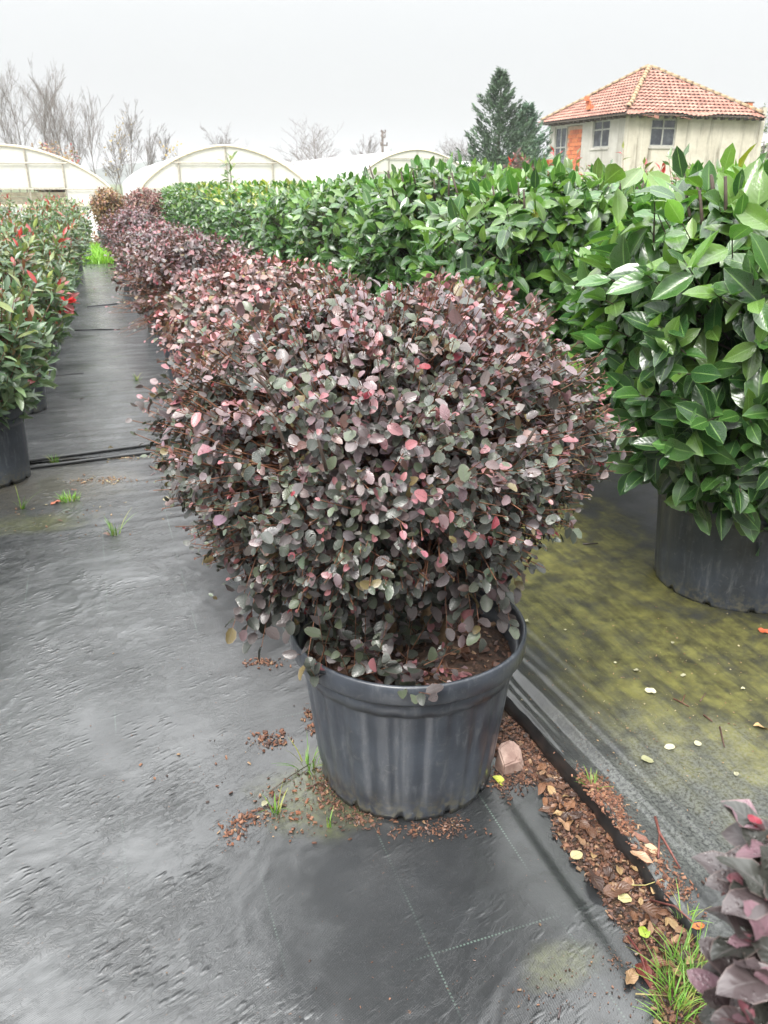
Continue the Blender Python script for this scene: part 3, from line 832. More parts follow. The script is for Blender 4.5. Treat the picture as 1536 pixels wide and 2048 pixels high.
# the nearest one
def warp1(t):
    t = t.copy()
    low = np.clip(.80 - t[:, 2], 0, .5)
    t[:, 0] -= low * .20 * (t[:, 0] < .15)          # hangs lower and further out on the path side
    t[:, 2] -= low * .25 * np.clip(-t[:, 0] + .1, 0, .5) * 1.2
    t[:, 2] += .05 * np.clip(t[:, 0], 0, .5) + .03 * np.exp(-((t[:, 0] - .12) / .12)**2) * (t[:, 2] > 1.0) - .035 * np.exp(-((t[:, 0] + .02) / .08)**2) * (t[:, 2] > 1.0)
    return t
def keep1(tip, d, rg):
    hole = np.exp(-(((tip[:, 0] - .13) / .11)**2 + ((tip[:, 2] - .80) / .13)**2)) * (tip[:, 1] < 0)
    return rg.uniform(0, 1, len(tip)) > hole * .55
X1, Y1 = .062, 1.885
root, Lf, tw, rg = loro('large round purple leaved shrub in its black pot, nearest and biggest on the dark fabric', X1, Y1, (.565, .50, .37, .36), .925, 21, 2300, 9, 300, T_LORO, 'loro',
                    off=(-.075, .09), dirf=warp1, keepf=keep1, lump=.09, ph=.5)
# low shoots out of the soil
def shoots(rg, n, fn, size, pal, wts, per=7):
    out = []; tws = []
    for i in range(n):
        b, dr, L = fn(i, rg)
        b = np.array(b, float); dr = nrm(np.array(dr, float)); t1 = nrm(np.cross(dr, np.array([.2, .1, 1.]))); t2 = np.cross(dr, t1)
        tws.append((b[None], (b + dr * L)[None]))
        for j in range(per):
            f = .3 + .7 * j / (per - 1); ph = j * 2.4 + rg.uniform(0, 6)
            al = math.radians(rg.uniform(40, 70)) * (.3 if j == per - 1 else 1)
            ax = math.cos(al) * dr + math.sin(al) * (math.cos(ph) * t1 + math.sin(ph) * t2)
            cls = int(rg.choice(len(pal), p=np.array(wts) / sum(wts)))
            out.append(dict(pos=(b + dr * L * f)[None], ax=ax[None], no=(np.array([0, -.25, 1.0]) + rg.normal(0, .3, 3))[None], sz=np.array([rg.uniform(*size)]), cls=np.array([cls]),
                            col=(pal[cls] * rg.uniform(.8, 1.2))[None], var=np.array([rg.integers(0, 99)]), out=np.array([[0, -.6, .8]]), dep=np.array([1.0])))
    return join(*out), [(np.concatenate([t[0] for t in tws]), np.concatenate([t[1] for t in tws]))]
def sh1(i, rg):
    x = rg.uniform(-.25, .07); y = rg.uniform(-.20, .06)
    return (x, y, .375), (rg.normal(-.15, .5), rg.normal(-.5, .35), rg.uniform(.5, 1.3)), rg.uniform(.11, .26)
def sh2(i, rg):
    return (.02, -.10, .375), (rg.normal(.25, .7), rg.normal(-.5, .4), rg.uniform(.10, .5)), rg.uniform(.10, .19)
def sh3(i, rg):       # the hanging fringe below the crown
    x = rg.uniform(-.36, .24); y = rg.uniform(-.16, .16)
    return (x, y, .70 + rg.uniform(-.05, .06)), (x * .8, -.4, rg.uniform(-1.3, -.5)), rg.uniform(.08, .16) + .06 * (x < -.2)
S1, t1 = shoots(rg, 46, sh1, (.026, .044), P_LORO, [.5, .22, .2, .05, .03, .0, .0, 0, 0])
S2, t2 = shoots(rg, 13, sh2, (.014, .026), P_LORO, [.1, .15, .1, .35, .3, .0, .0, 0, 0], 6)
S3, t3 = shoots(rg, 85, sh3, (.028, .046), P_LORO, [.5, .28, .12, .06, .02, 0, .02, 0, 0], 8)
twig_mesh(t1 + t2 + t3, .0013, 'twigs', root)
place_leaves(join(Lf, S1, S2, S3), root, 'loro', T_LORO, M['loro'], P_LORO, 300)
stems(root, [[(-.10, -.02, .35), (-.13, -.03, .46), (-.20, .0, .62), (-.30, .02, .82)], [(.03, .03, .35), (.05, .0, .48), (.03, .02, .60), (.08, .05, .85)],
             [(.08, .0, .35), (.11, .02, .45), (.20, .06, .60), (.30, .1, .85)], [(-.04, .05, .35), (-.07, .1, .55), (-.1, .2, .85)], [(-.02, -.03, .35), (-.05, -.04, .5), (-.1, -.1, .7), (-.16, -.2, .9)]], .017, M['stem'])
pr = random.Random(3)
for i in range(26):           # clipped branch ends showing through the leaves
    th = pr.uniform(0, 6.28); rr = pr.uniform(.12, .40)
    b = Vector((-.085 + rr * math.cos(th), .02 + rr * math.sin(th), .95)); b.z = .88 + .28 * (1 - (rr / .5)**2) + pr.uniform(-.06, .0)
    d = Vector((math.cos(th) * .6, math.sin(th) * .6, pr.uniform(.5, 1.1))).normalized()
    m = MB(); m.tube([b, b + d * .06, b + d * pr.uniform(.10, .15)], [.004, .0035, .003], 5); m.build('branch', M['barkdark'], root, smooth=True)
m = MB()
for k in range(3): m.tube([(-.08 + .03*k, -.02, .585 + .006*k), (-.03 + .02*k, -.035, .605 - .004*k), (.03, -.02 + .01*k, .60)], .0016, 4)
m.build('twine', M['twine'], root, smooth=True)

W_LORO2 = [.15, .18, .07, .22, .10, .018, .06, .14, .16]
def keep3(tip, d, rg):   # bare twiggy flank over the path
    bare = (d[:, 0] < -.25) * (d[:, 2] < .15)
    return rg.uniform(0, 1, len(tip)) > bare * .72
LORO = [   # label, x, y, R, cz, seed, n_twig, per, n_obj, tm, keep
 ('purple shrub with pinkish young leaves directly behind the nearest big one', -.60, 4.15, (.54, .48, .35, .42), .82, 31, 800, 8, 300, T_LORO, None),
 ('purple shrub with a bare twiggy flank over the path, third along its row', -1.46, 6.5, (.58, .52, .36, .42), .79, 41, 520, 7, 300, T_LOROF, keep3),
 ('dusky purple shrub, fourth along the row, clipped flat on top', -2.33, 9.1, (.56, .55, .34, .42), .77, 51, 480, 7, 0, T_LOROF, None),
 ('dusky mauve shrub, fifth along the row, below the copper coloured bushes', -3.62, 12.6, (.52, .55, .36, .45), .80, 61, 480, 6, 0, T_LOROF, None),
]
TONE = {31: (1.30, 1.17, 1.10), 41: (.85, .76, .78), 51: (1.12, 1.02, 1.10), 61: (.95, .82, .92)}
for (lab, x, y, R, cz, seed, nt_, per, nob, tm, kf) in LORO:
    root, Lf, tw, rg = loro(lab, x, y, R, cz, seed, nt_, per, nob, tm, 'loro' + str(seed), TONE[seed], detail=(seed == 31), wts=W_LORO2, keepf=kf, size=(.030, .052) if seed > 31 else (.028, .046))
    if seed == 41:
        def sht(i, rg):
            th = rg.uniform(2.0, 4.4); return (math.cos(th) * .15, math.sin(th) * .15, rg.uniform(.55, .8)), (math.cos(th), math.sin(th), rg.uniform(-.5, .3)), rg.uniform(.28, .52)
        S, t = shoots(rg, 90, sht, (.018, .032), P_LORO, W_LORO2, 3); twig_mesh(t, .0025, 'twigs', root); Lf = join(Lf, S)
    place_leaves(Lf, root, 'loro' + str(seed), tm, M['loro'], P_LORO * np.array(TONE[seed]), nob)
    stems(root, [[(-.05, 0, .35), (-.12, 0, .6), (-.2, .05, .85)], [(.05, .02, .35), (.1, 0, .6), (.2, -.03, .85)], [(0, -.05, .35), (0, -.1, .6), (.02, -.18, .85)]], .017, M['stem'])
P_COP = np.array([(.20, .115, .035), (.27, .15, .045), (.15, .10, .035), (.24, .09, .04), (.33, .20, .05), (.25, .04, .04), (.10, .10, .03)])
P_RED = np.array([(.14, .06, .05), (.19, .085, .065), (.11, .065, .05), (.22, .10, .09), (.25, .08, .07), (.25, .04, .04), (.17, .10, .04)])
for (lab, x, y, R, cz, seed, pal) in (('rounded reddish brown shrub at the far end beside the green hedge', -5.15, 18.9, (.46, .46, .40, .6), .98, 71, P_RED),
                                      ('orange copper shrub at the far end of the row, next to the greenhouse', -6.15, 19.6, (.40, .40, .40, .6), .98, 81, P_COP)):
    root, Lf, tw, rg = loro(lab, x, y, R, cz, seed, 420, 6, 0, T_LOROF, 'x', detail=False, pal=pal, wts=[.25, .2, .15, .15, .1, .03, .1], size=(.04, .065), group='copper shrubs at the end of the row')
    place_leaves(Lf, root, 'x', T_LOROF, M['loro'], pal, 0)
    stems(root, [[(0, 0, .35), (.02, 0, .6), (.0, .05, .9)], [(.05, .02, .35), (.1, 0, .6), (.2, -.03, .9)]], .02, M['stem'])
# the one beside the photographer, whose sprays enter at the corner
root, Lf, tw, rg = loro('purple shrub with big blurred leaves and pink tips close to the lens', .80, .50, (.40, .40, .30, .45), .84, 91, 190, 6, 120, T_LORO0, 'loro0', (.5, .44, .46), detail=True,
                    shells=((1.0, 1.0), (.8, .6)), size=(.034, .052), pot=(.20, .15, .36), group='potted purple shrubs in a row')
L0P = [(1525, 1660, .62), (1500, 1770, .60), (1550, 1800, .58), (1515, 1890, .57), (1500, 1960, .56), (1560, 1960, .54), (1510, 2050, .55), (1550, 1720, .62), (1570, 1880, .6), (1490, 2030, .58)]
def sh0(i, rg):
    px, py, z = L0P[i % len(L0P)]; e = np.array(far(px, py, z)) - np.array([.80, .50, .004]); L = rg.uniform(.09, .13)
    d = nrm(np.array([-.7 + rg.normal(0, .2), .1 + rg.normal(0, .25), .45 + rg.normal(0, .2)]))
    return e - d * L, d, L
P_LORO0 = P_LORO * np.array([[.5, .44, .46]] * 3 + [[.9, .8, .9]] * 3 + [[.5, .45, .46]] * 3)
S0b, t0b = shoots(rg, 20, sh0, (.012, .024), P_LORO0, [.0, .1, 0, .42, .40, .08, 0, 0, 0], 6)
S0, t0 = shoots(rg, 20, sh0, (.028, .046), P_LORO0, [.52, .36, .03, .06, .02, .01, 0, 0, 0], 7)
twig_mesh(t0 + t0b, .0013, 'twigs', root)
place_leaves(join(Lf, S0, S0b), root, 'loro0', T_LORO0, M['loro'], P_LORO0, 140)
stems(root, [[(-.05, 0, .28), (-.12, 0, .5), (-.2, .05, .7)], [(.05, .02, .28), (.1, 0, .5), (.2, -.03, .7)]], .012, M['stem'])

# ------------------------------------------------------------------ green hedge shrubs
ORD = ['first', 'second', 'third', 'fourth', 'fifth', 'sixth', 'seventh', 'eighth', 'ninth', 'tenth', 'eleventh', 'twelfth', 'thirteenth', 'fourteenth']
def vib(k, x, y, label, n_twig, per, n_obj, tm, size, H=1.6, seed=0, yellow=0.0, r=.64):
    rg = np.random.default_rng(500 + k)
    root = empty('hedge_shrub', (x, y, .006)); tag(root, label, 'hedge shrub', 'glossy green hedge shrubs in black pots')
    near = k < 3
    make_pot(root, .355, .305, .46, ribs=18 if near else 0, seg=144 if near else 40, ph=.9 if k == 0 else .2)
    make_soil(root, .325, .37, rg, 0)
    cz = .98; ru = H - cz; rd = .52
    def young(w, pos, d, f):
        hi = np.clip((pos[:, 2] - cz) / ru, -1, 1)
        w[:, 2] *= np.clip(1 + 1.8 * hi, .25, 4); w[:, 0] *= np.clip(1 - .75 * hi, .1, 2); w[:, 3] *= np.clip(.6 + hi, .2, 2) * (1 + yellow * 45 * (hi > .55))
        return w
    Lf, tw = crown(rg, (0, 0, cz), (r, r, ru, rd), n_twig, per, size, P_VIB, W_VIB, up=.30, exp=3.0, lump=.07, shells=((1.0, 1.0), (.83, .45), (.62, .15)), alpha=(55, 95), tlen=.20, young=young, flat=.45, tipsmall=.8, sag=.12)
    twig_mesh(tw, .003, 'twigs', root, center=(0, 0, cz - .2), extra=.3, mat=M['barkdark'])
    place_leaves(Lf, root, 'vib%d' % k, tm, M['vib'], P_VIB, n_obj)
    stems(root, [[(-.08, 0, .35), (-.16, 0, .7), (-.25, .05, 1.2)], [(.08, .02, .35), (.14, 0, .7), (.25, -.03, 1.2)], [(0, -.08, .35), (0, -.15, .7), (.02, -.25, 1.2)], [(0, .08, .35), (.0, .15, .7), (.05, .25, 1.2)]], .02, M['barkdark'])
    if near:
        for i in range(14):
            th = pr.uniform(3.0, 6.0); q = pr.uniform(.25, .5)
            b = Vector((q * math.cos(th), q * math.sin(th), H - .20 + pr.uniform(-.05, .05)))
            m = MB(); m.tube([b, b + Vector((.02 * math.cos(th), .02 * math.sin(th), .10)), b + Vector((.05 * math.cos(th), .05 * math.sin(th), .19))], [.007, .006, .005], 5); m.build('branch', M['barkdark'], root, smooth=True)
    return root, rg
VX, VY = 1.42, 3.02
for k in range(13):
    x = VX - SQ * 1.5 * k - (.06 if k == 1 else 0); y = VY + CQ * 1.5 * k
    lab = ('largest glossy green shrub in a black pot, nearest of the hedge' if k == 0 else
           '%s glossy green shrub along the clipped hedge, counted from the near end' % ORD[k] if k < 12 else 'last glossy green shrub at the far end of the clipped hedge')
    if k == 0: a = (760, 7, 300, T_VIB, (.080, .150))
    elif k < 3: a = (680, 7, 300, T_VIB, (.07, .125))
    elif k < 5: a = (520, 6, 300, T_VIBF, (.07, .12))
    else: a = (420, 5, 0, T_VIBF, (.07, .12))
    root, rg = vib(k, x, y, lab, *a, H=[1.52, 1.52, 1.58, 1.53, 1.46, 1.45][min(k, 5)] + (0 if k < 6 else -.008 * (k - 5)), yellow=1.0 if 4 < k < 10 else 0.0, r=.66 if k < 3 else .72)
    if k == 8:    # one long unclipped shoot
        m = MB(); m.tube([(0, 0, 1.3), (.01, 0, 1.55), (.0, .01, 1.86)], [.012, .009, .004], 5); m.build('branch', M['barkdark'], root, smooth=True)
        S, t = shoots(rg, 6, lambda i, rg: ((0, 0, 1.42 + .07 * i), (math.cos(i * 2.4), math.sin(i * 2.4), .9), .10), (.10, .15), P_VIB, [0, .1, .45, .45, 0], 4)
        bulk_leaves('foliage', S, T_VIBF, M['vib'], root)

# ------------------------------------------------------------------ red-tipped shrubs
def phot(seed, x, y, label, n_twig, per, n_obj, H=1.22, r=.36, group='red tipped shrubs along the left of the path', zb=.42, red=1.0, potr=.235, poth=.41, size=(.078, .122)):
    rg = np.random.default_rng(seed)
    root = empty('red_tip_shrub', (x, y, .01)); tag(root, label, 'potted shrub', group)
    make_pot(root, potr, potr * .88, poth, ribs=0, seg=72 if n_obj else 32, ph=.3)
    make_soil(root, potr * .9, poth * .82, rg, 0)
    cz = (H + zb) / 2 - .04
    def young(w, pos, d, f):
        hi = np.clip((pos[:, 2] - cz) / .4, -1, 1.2)
        w[:, 3] *= np.clip(.5 + 1.6 * hi, .1, 4) * np.where(f > .8, 4.5, .5) * red; w[:, 4] *= np.clip(1 + hi, .2, 3) * np.where(f > .6, 2, .6)
        w[:, 2] *= np.clip(1 + hi, .3, 3)
        return w
    Lf, tw = crown(rg, (0, 0, cz), (r, r, H - cz, cz - zb + .05), n_twig, per, size, P_PHO, W_PHO, up=1.1, exp=2.6, lump=.14, shells=((1.0, 1.0), (.78, .45), (.5, .12)), alpha=(45, 78), tlen=.26, young=young, flat=.5, tipsmall=.75, sag=0)
    twig_mesh(tw, .003, 'twigs', root, center=(0, 0, cz - .3), extra=.3, mat=M['twig'])
    place_leaves(Lf, root, 'ph%d' % seed, T_PHO if n_obj else T_PHOF, M['phot'], P_PHO, n_obj)
    stems(root, [[(0, 0, .3), (-.05, 0, .6), (-.12, .05, 1.0)], [(.03, .02, .3), (.06, 0, .6), (.12, -.03, 1.0)], [(0, -.03, .3), (0, -.05, .6), (.02, -.12, 1.0)]], .014, M['barkdark'])
    return root, rg
PH = [(-2.15, 4.25, 'red tipped shrub in a black pot, nearest one in full view left of the path', 165, 10, 300),
      (-2.60, 5.68, 'second red tipped shrub along the path, its pot partly hidden by the nearest', 165, 10, 300),
      (-3.02, 7.0, 'red tipped shrub with one bright scarlet spray leaning over the path', 180, 9, 300),
      (-3.47, 8.4, 'fourth red tipped shrub along the left of the path', 170, 9, 0),
      (-3.92, 9.9, 'fifth red tipped shrub along the left of the path', 170, 8, 0),
      (-4.46, 11.6, 'sixth red tipped shrub along the left of the path', 160, 8, 0),
      (-4.98, 13.3, 'seventh red tipped shrub along the left of the path', 160, 8, 0),
      (-5.60, 15.3, 'last red tipped shrub along the left of the path, by the bright grass', 160, 8, 0)]
for i, (x, y, lab, a, b_, c) in enumerate(PH):
    root, rg = phot(300 + i, x, y, lab, a, b_, c, H=[1.10, 1.16, 1.20, 1.22, 1.24, 1.24, 1.24, 1.22][i], r=[.40, .40, .42, .42, .42, .42, .42, .42][i])
    if i == 2:
        def shs(i, rg): return (.30, -.12 + .03 * i, .50), (.8, -.45, .5), .20
        S, t = shoots(rg, 3, shs, (.11, .15), np.array([(.50, .018, .025), (.16, .03, .035)]), [.75, .25], 4)
        twig_mesh(t, .003, 'twigs', root); bulk_leaves('scarlet_spray', S, T_VIBF, M['phot'], root, None)
root, rg = phot(320, -2.02, 2.98, 'red tipped shrub mostly outside the picture, a few leaves showing at the edge', 170, 9, 60, H=1.0, r=.40)
for i in range(6):
    x, y = PH[i + 1][0] - 1.15, PH[i + 1][1] + .35
    phot(330 + i, x, y, 'red tipped shrub in the back row, %s from the near end' % ORD[i], 150, 8, 0, H=1.30, r=.46, group='red tipped shrubs in the second row', red=1.5)
for i, (px, z, h, where) in enumerate(((1385, 4.9, 1.69, 'nearest the hedge end'), (1285, 6.2, 1.70, 'in front of the stained house wall'), (1140, 8.2, 1.80, 'in front of the brick filled opening'), (1060, 9.6, 1.78, 'in front of the low brick wall'), (950, 11.5, 1.62, 'in front of the tall conifer'))):
    p = far(px, 330, z)
    phot(350 + i, p.x, p.y, 'shrub behind the green hedge whose red shoots rise %s' % where, 70, 8, 0, H=h - .02, r=.40, group='red shoots rising behind the hedge', red=5.0, zb=.6)

# ------------------------------------------------------------------ hoses and creases across the path
def hose(a0, b0, a1, b1, r, label, dz=.0, wob=.012):
    m = MB(); pts = []
    for i in range(25):
        t = i / 24; a = a0 + (a1 - a0) * t; b = b0 + (b1 - b0) * t + wob * math.sin(t * 7 + a0 * 9)
        x, y = XY(a, b); pts.append((x, y, zfab(x, y) + (.010 if b > 4.9 else 0) + r * .7 + dz))
    m.tube(pts, r, 8)
    tag(m.build('drip_hose', M['hose'], smooth=True), label, 'hose', 'black drip hoses across the path')
hose(-1.0, 4.86, .75, 5.06, .011, 'thick black drip hose crossing the path at the fabric seam, farther of the two')
hose(-1.0, 4.76, .75, 4.93, .011, 'thick black drip hose crossing the path at the fabric seam, nearer of the two')
def hose_px(p0, p1, r, label):
    (x0, y0), (x1, y1) = at(*p0), at(*p1); a0, b0 = AB(x0, y0); a1, b1 = AB(x1, y1); hose(a0, b0, a1, b1, r, label)
hose_px((150, 664), (240, 662), .007, 'thin black drip hose across the path beside the twiggy purple shrub')
hose_px((175, 617), (235, 611), .008, 'thin black drip hose farthest up the path')
hose_px((85, 757), (168, 752), .006, 'thin short black hose end beside the red tipped shrub pots')

# ------------------------------------------------------------------ things lying on the ground
rgd = np.random.default_rng(77)
def fallen(px, py, L, ang, col, label, tm=T_FALL, group=None, tilt=.12, lift=.004, name='fallen_leaf', var=None):
    x, y = at(px, py, .015); z = zfab(x, y) + lift + (.010 if .92 < AB(x, y)[0] < 1.05 else 0)
    v = int(rgd.integers(0, 50)) if var is None else var
    me = leaf_mesh('fall' + ('r' if tm is T_ROUND else ''), tm, v % len(tm), np.array(col), M['fallen'])
    o = bpy.data.objects.new(name, me); COL.objects.link(o)
    ax = np.array([[math.cos(ang), math.sin(ang), rgd.normal(0, tilt)]]); no = np.array([[rgd.normal(0, tilt), rgd.normal(0, tilt), 1.0]])
    X, Y, Z = bases(ax, no)
    c = np.array([x, y, z + .004]) - ax[0] * L * .5
    o.matrix_world = leaf_matrix(c, X[0], Y[0], Z[0], L)
    tag(o, label, 'fallen leaf', group)
PALE = (.52, .50, .33); YEL = (.42, .46, .05); TAN = (.40, .26, .12); BRN = (.13, .055, .028); RED = (.45, .09, .03); DRK = (.055, .025, .018)
fallen(1050, 1248, .026, 2.4, PALE, 'small round pale leaf lying on green stained fabric beside the pot rim', T_ROUND)
fallen(1300, 1389, .036, -.3, PALE, 'pale cream leaf lying on the fabric in front of the hedge pot', T_ROUND)
for (px, py, L, an, t) in ((1270, 1346, .022, 2.2, 'small pale leaf lying between the big pot and the hedge pot'), (1366, 1354, .020, .3, 'small pale sliver of leaf below the hedge pot'), (1338, 1500, .030, 2.9, 'pale oval leaf lying left of its twin on the grey dust'),
                       (1395, 1492, .024, .3, 'pale oval leaf lying near the short straight dark twig'), (1472, 1553, .020, 1.0, 'lone small pale leaf near the picture edge above the purple leaves'), (1345, 1290, .016, 1, 'tiny pale leaf flake on the dark algae below the hedge pot'),
                       (1485, 1382, .014, 0, 'tiny pale flake at the far side of the bed fabric'), (1230, 1330, .014, .6, 'tiny pale flake nearest the big pot rim'), (1130, 1265, .014, .6, 'tiny yellowish flake on the brightest green algae')):
    fallen(px, py, L, an, PALE, t, T_ROUND, 'pale leaves scattered on the bed fabric')
fallen(1295, 1528, .040, .1, (.50, .50, .28), 'pale yellowish oval leaf on dusty fabric above the brown crumb patch', T_ROUND)
fallen(1002, 1560, .050, -.5, YEL, 'yellow green leaf lying against the foot of the big pot by the stone')
fallen(1528, 1266, .045, -.5, RED, 'orange red leaf lying in front of the hedge pot at the picture edge')
fallen(1522, 1458, .050, 0, TAN, 'tan curled leaf at the picture edge on the bed fabric')
fallen(1153, 1714, .034, .5, (.55, .48, .25), 'round pale yellow leaf lying on the fabric edge by the brown litter', T_ROUND)
fallen(1250, 1801, .036, .2, (.50, .46, .22), 'round pale leaf at the end of the green thread line', T_ROUND)
fallen(1287, 1868, .036, 1.5, (.33, .44, .04), 'bright lime leaf beside the weeds at the fabric edge', T_ROUND)
fallen(1395, 1866, .034, .2, (.52, .17, .04), 'orange leaf lying in the litter above the weeds')
fallen(1300, 1722, .050, -.35, (.46, .33, .20), 'pale tan pointed leaf resting on the raised fabric edge')
fallen(1278, 1748, .055, -.6, (.42, .25, .15), 'light brown pointed leaf lying just below the raised fabric edge')
fallen(1275, 1705, .050, -.4, (.28, .11, .07), 'reddish brown leaf under the forked red twig')
for (px, py, L, an, c, t) in ((1235, 1786, .070, .05, BRN, 'long brown curled leaf pointing to the round pale leaf'), (1190, 1770, .075, -1.3, DRK, 'long dark rolled leaf crossing the fabric edge'),
                             (1175, 1665, .060, -1.1, BRN, 'long brown leaf lying along the raised fabric edge'), (1140, 1640, .050, -.2, DRK, 'dark brown leaf near the head of the litter strip'),
                             (1305, 1830, .055, -.5, BRN, 'brown leaf in the litter strip beside the weeds'), (1290, 1945, .06, -1.4, (.16, .03, .02), 'dark red drooping leaf at the end of the dark twig'),
                             (1262, 1955, .050, .9, (.33, .20, .10), 'tan folded leaf on the fabric beside the weeds'), (1325, 1935, .055, -.5, (.20, .08, .04), 'brown leaf tucked into the weeds')):
    fallen(px, py, L, an, c, t, tilt=.3, lift=.008)
n_l = 0
while n_l < 85:
    a = rgd.uniform(.955, 1.04); b = rgd.uniform(.78, 1.62); x, y = XY(a, b)
    kc = int(rgd.integers(0, 5)); me = leaf_mesh('fall', T_FALL, int(rgd.integers(0, 8)), np.array([BRN, DRK, TAN, (.22, .10, .05), (.30, .17, .09)][kc]), M['fallen'])
    o = bpy.data.objects.new('fallen_leaf', me); COL.objects.link(o)
    an = rgd.uniform(0, 6.28); ax = np.array([[math.cos(an), math.sin(an), rgd.normal(0, .25)]]); X, Y, Z = bases(ax, np.array([[rgd.normal(0, .4), rgd.normal(0, .4), 1.0]]))
    o.matrix_world = leaf_matrix(np.array([x, y, .021]), X[0], Y[0], Z[0], rgd.uniform(.022, .046))
    tag(o, '%s dead leaf among the litter in the gap between the fabrics' % ('dark brown', 'nearly black', 'pale tan', 'reddish brown', 'light brown')[kc], 'fallen leaf', 'dead leaves in the litter strip'); n_l += 1
for (px, py, L, an, c, t) in ((112, 1006, .055, .6, (.42, .12, .06), 'orange red leaf lying beside the small round weed on the path'), (120, 1040, .03, .2, BRN, 'small brown leaf on the path below the orange leaf'), (215, 1068, .045, .2, (.2, .11, .08), 'brown leaf lying at the foot of the spiky grass tuft'),
                             (215, 898, .08, -.1, (.12, .09, .03), 'dark dead leaf lying on the hoses across the path'), (160, 798, .05, .1, DRK, 'small dark leaf lying on the path by the pots'), (148, 980, .03, .1, (.25, .12, .08), 'tiny pinkish brown leaf on the left of the path'), (530, 1605, .030, 1.2, PALE, 'pale leaf standing in the crumbs left of the big pot'), (190, 578, .05, 0, BRN, 'brown leaf lying far up the path')):
    fallen(px, py, L, an, c, t)

# crumbs and litter
def scatter_gap(n):
    b = rgd.uniform(.5, 1.85, n); a0 = .925 + eRgt(b); a = a0 - .012 + (1.062 - a0) * rgd.uniform(0, 1, n) ** .8
    X, Y = XY(a, b); return np.stack([X, Y, np.full(n, .006) + rgd.uniform(0, .005, n)], -1)
LP2 = ((.20, .080, .042), (.12, .050, .030), (.26, .125, .070), (.06, .030, .022), (.33, .21, .12))
LP = ((.13, .058, .034), (.075, .034, .022), (.19, .090, .052), (.035, .020, .015), (.26, .16, .09))
tag(crumbs('leaf_litter', scatter_gap(9500), rgd, (.002, .017), pal=LP), 'reddish brown bark and leaf crumbs filling the gap between the fabrics', 'litter')
def patch(name, label, spots, size=(.003, .012), pal=LP):
    ps = []
    for (px, py, rx, ry, n) in spots:
        x, y = at(px, py, .012)
        q = rgd.normal(0, 1, (n, 2)) * .5; X = x + q[:, 0] * rx; Y = y + q[:, 1] * ry
        a, b = AB(X, Y); z = np.where(a > 1.04, zR(a, b), np.where(a < .93, zL(a, b), .006)); ps.append(np.stack([X, Y, z + .002], -1))
    tag(crumbs(name, np.concatenate(ps), rgd, size, pal=pal), label, 'crumbs')
patch('bark_crumbs', 'patch of rust brown crumbs lying on the raised fabric edge', ((1185, 1590, .05, .05, 500), (1205, 1625, .05, .05, 700), (1235, 1665, .03, .04, 260), (1290, 1730, .05, .04, 300), (1250, 1690, .03, .03, 160), (1340, 1790, .06, .05, 300)), (.002, .014), LP2)
patch('bark_crumbs', 'scattered rust brown crumbs on the fabric left of the big pot', ((540, 1480, .05, .05, 150), (530, 1325, .08, .03, 130), (463, 1660, .04, .05, 90), (515, 1630, .06, .03, 110), (620, 1425, .03, .04, 60), (630, 1455, .03, .04, 60), (545, 1590, .04, .04, 50), (590, 1590, .12, .1, 50), (600, 1640, .1, .06, 50), (470, 1560, .3, .25, 40)), (.003, .018), LP2)
patch('bark_crumbs', 'brown soil crumbs gathered round the foot of the big pot', ((670, 1600, .05, .06, 160), (720, 1635, .08, .04, 160), (860, 1660, .12, .03, 200), (900, 1645, .05, .03, 90), (650, 1560, .05, .06, 160), (1010, 1560, .05, .06, 250), (1060, 1550, .06, .05, 250)), (.004, .014))
patch('soil_grit', 'dark grit strewn over the near end of the fabric', ((1100, 1990, .12, .05, 70), (1250, 1990, .08, .08, 60), (1140, 1940, .2, .1, 50), (900, 1980, .4, .08, 50), (1235, 1920, .03, .03, 60), (400, 1500, .5, .5, 60)), (.002, .007))
patch('dry_crumbs', 'tan crumbs strewn over the algae stained fabric', ((1300, 1450, .45, .35, 300), (1180, 1330, .35, .3, 130), (1420, 1300, .4, .3, 120)), (.002, .007), ((.36, .24, .13), (.20, .10, .05), (.42, .36, .22), (.10, .05, .03), (.30, .17, .10)))
patch('dry_crumbs', 'dry tan crumbs lying along the hoses and the near path', ((210, 960, .2, .06, 160), (140, 915, .4, .06, 120), (240, 890, .2, .05, 80), (120, 1030, .5, .3, 70), (240, 915, .3, .03, 80)), (.005, .018), ((.36, .24, .13), (.20, .10, .05), (.42, .36, .22), (.10, .05, .03), (.30, .17, .10)))

def twig(pts, r, col, label, side=None):
    m = MB(); P = [(*at(px, py, h), h) for (px, py, h) in pts]
    P = [(x, y, zfab(x, y) + h + .003) for (x, y, h) in P]
    m.tube(P, [r * (1 - .4 * i / (len(P) - 1)) for i in range(len(P))], 5, tint=col)
    if side:
        Q = [(*at(px, py, h), h) for (px, py, h) in side]; Q = [(x, y, zfab(x, y) + h + .003) for (x, y, h) in Q]; m.tube(Q, r * .6, 5, tint=col)
    tag(m.build('fallen_twig', M['chip'], smooth=True), label, 'twig')
twig([(1307, 1655, .03), (1315, 1690, .02), (1335, 1725, .012), (1356, 1762, 0)], .0042, (.19, .06, .045), 'forked red brown twig lying over the raised fabric edge', [(1315, 1690, .02), (1312, 1745, .004)])
twig([(1255, 1877, .01), (1280, 1912, .01), (1290, 1945, .012), (1297, 1965, .004)], .003, (.15, .035, .03), 'dark red twig with drooping leaves beside the weeds', [(1280, 1912, .01), (1312, 1960, .002)])
twig([(1300, 1805, .006), (1345, 1835, .01), (1400, 1880, .004)], .003, (.16, .05, .04), 'long thin red brown twig lying in the litter above the weeds')
twig([(1345, 1410, 0), (1362, 1418, .004), (1376, 1427, 0)], .0028, (.16, .07, .04), 'small forked brown twig on the algae stained fabric', [(1362, 1418, .002), (1368, 1402, .002)])
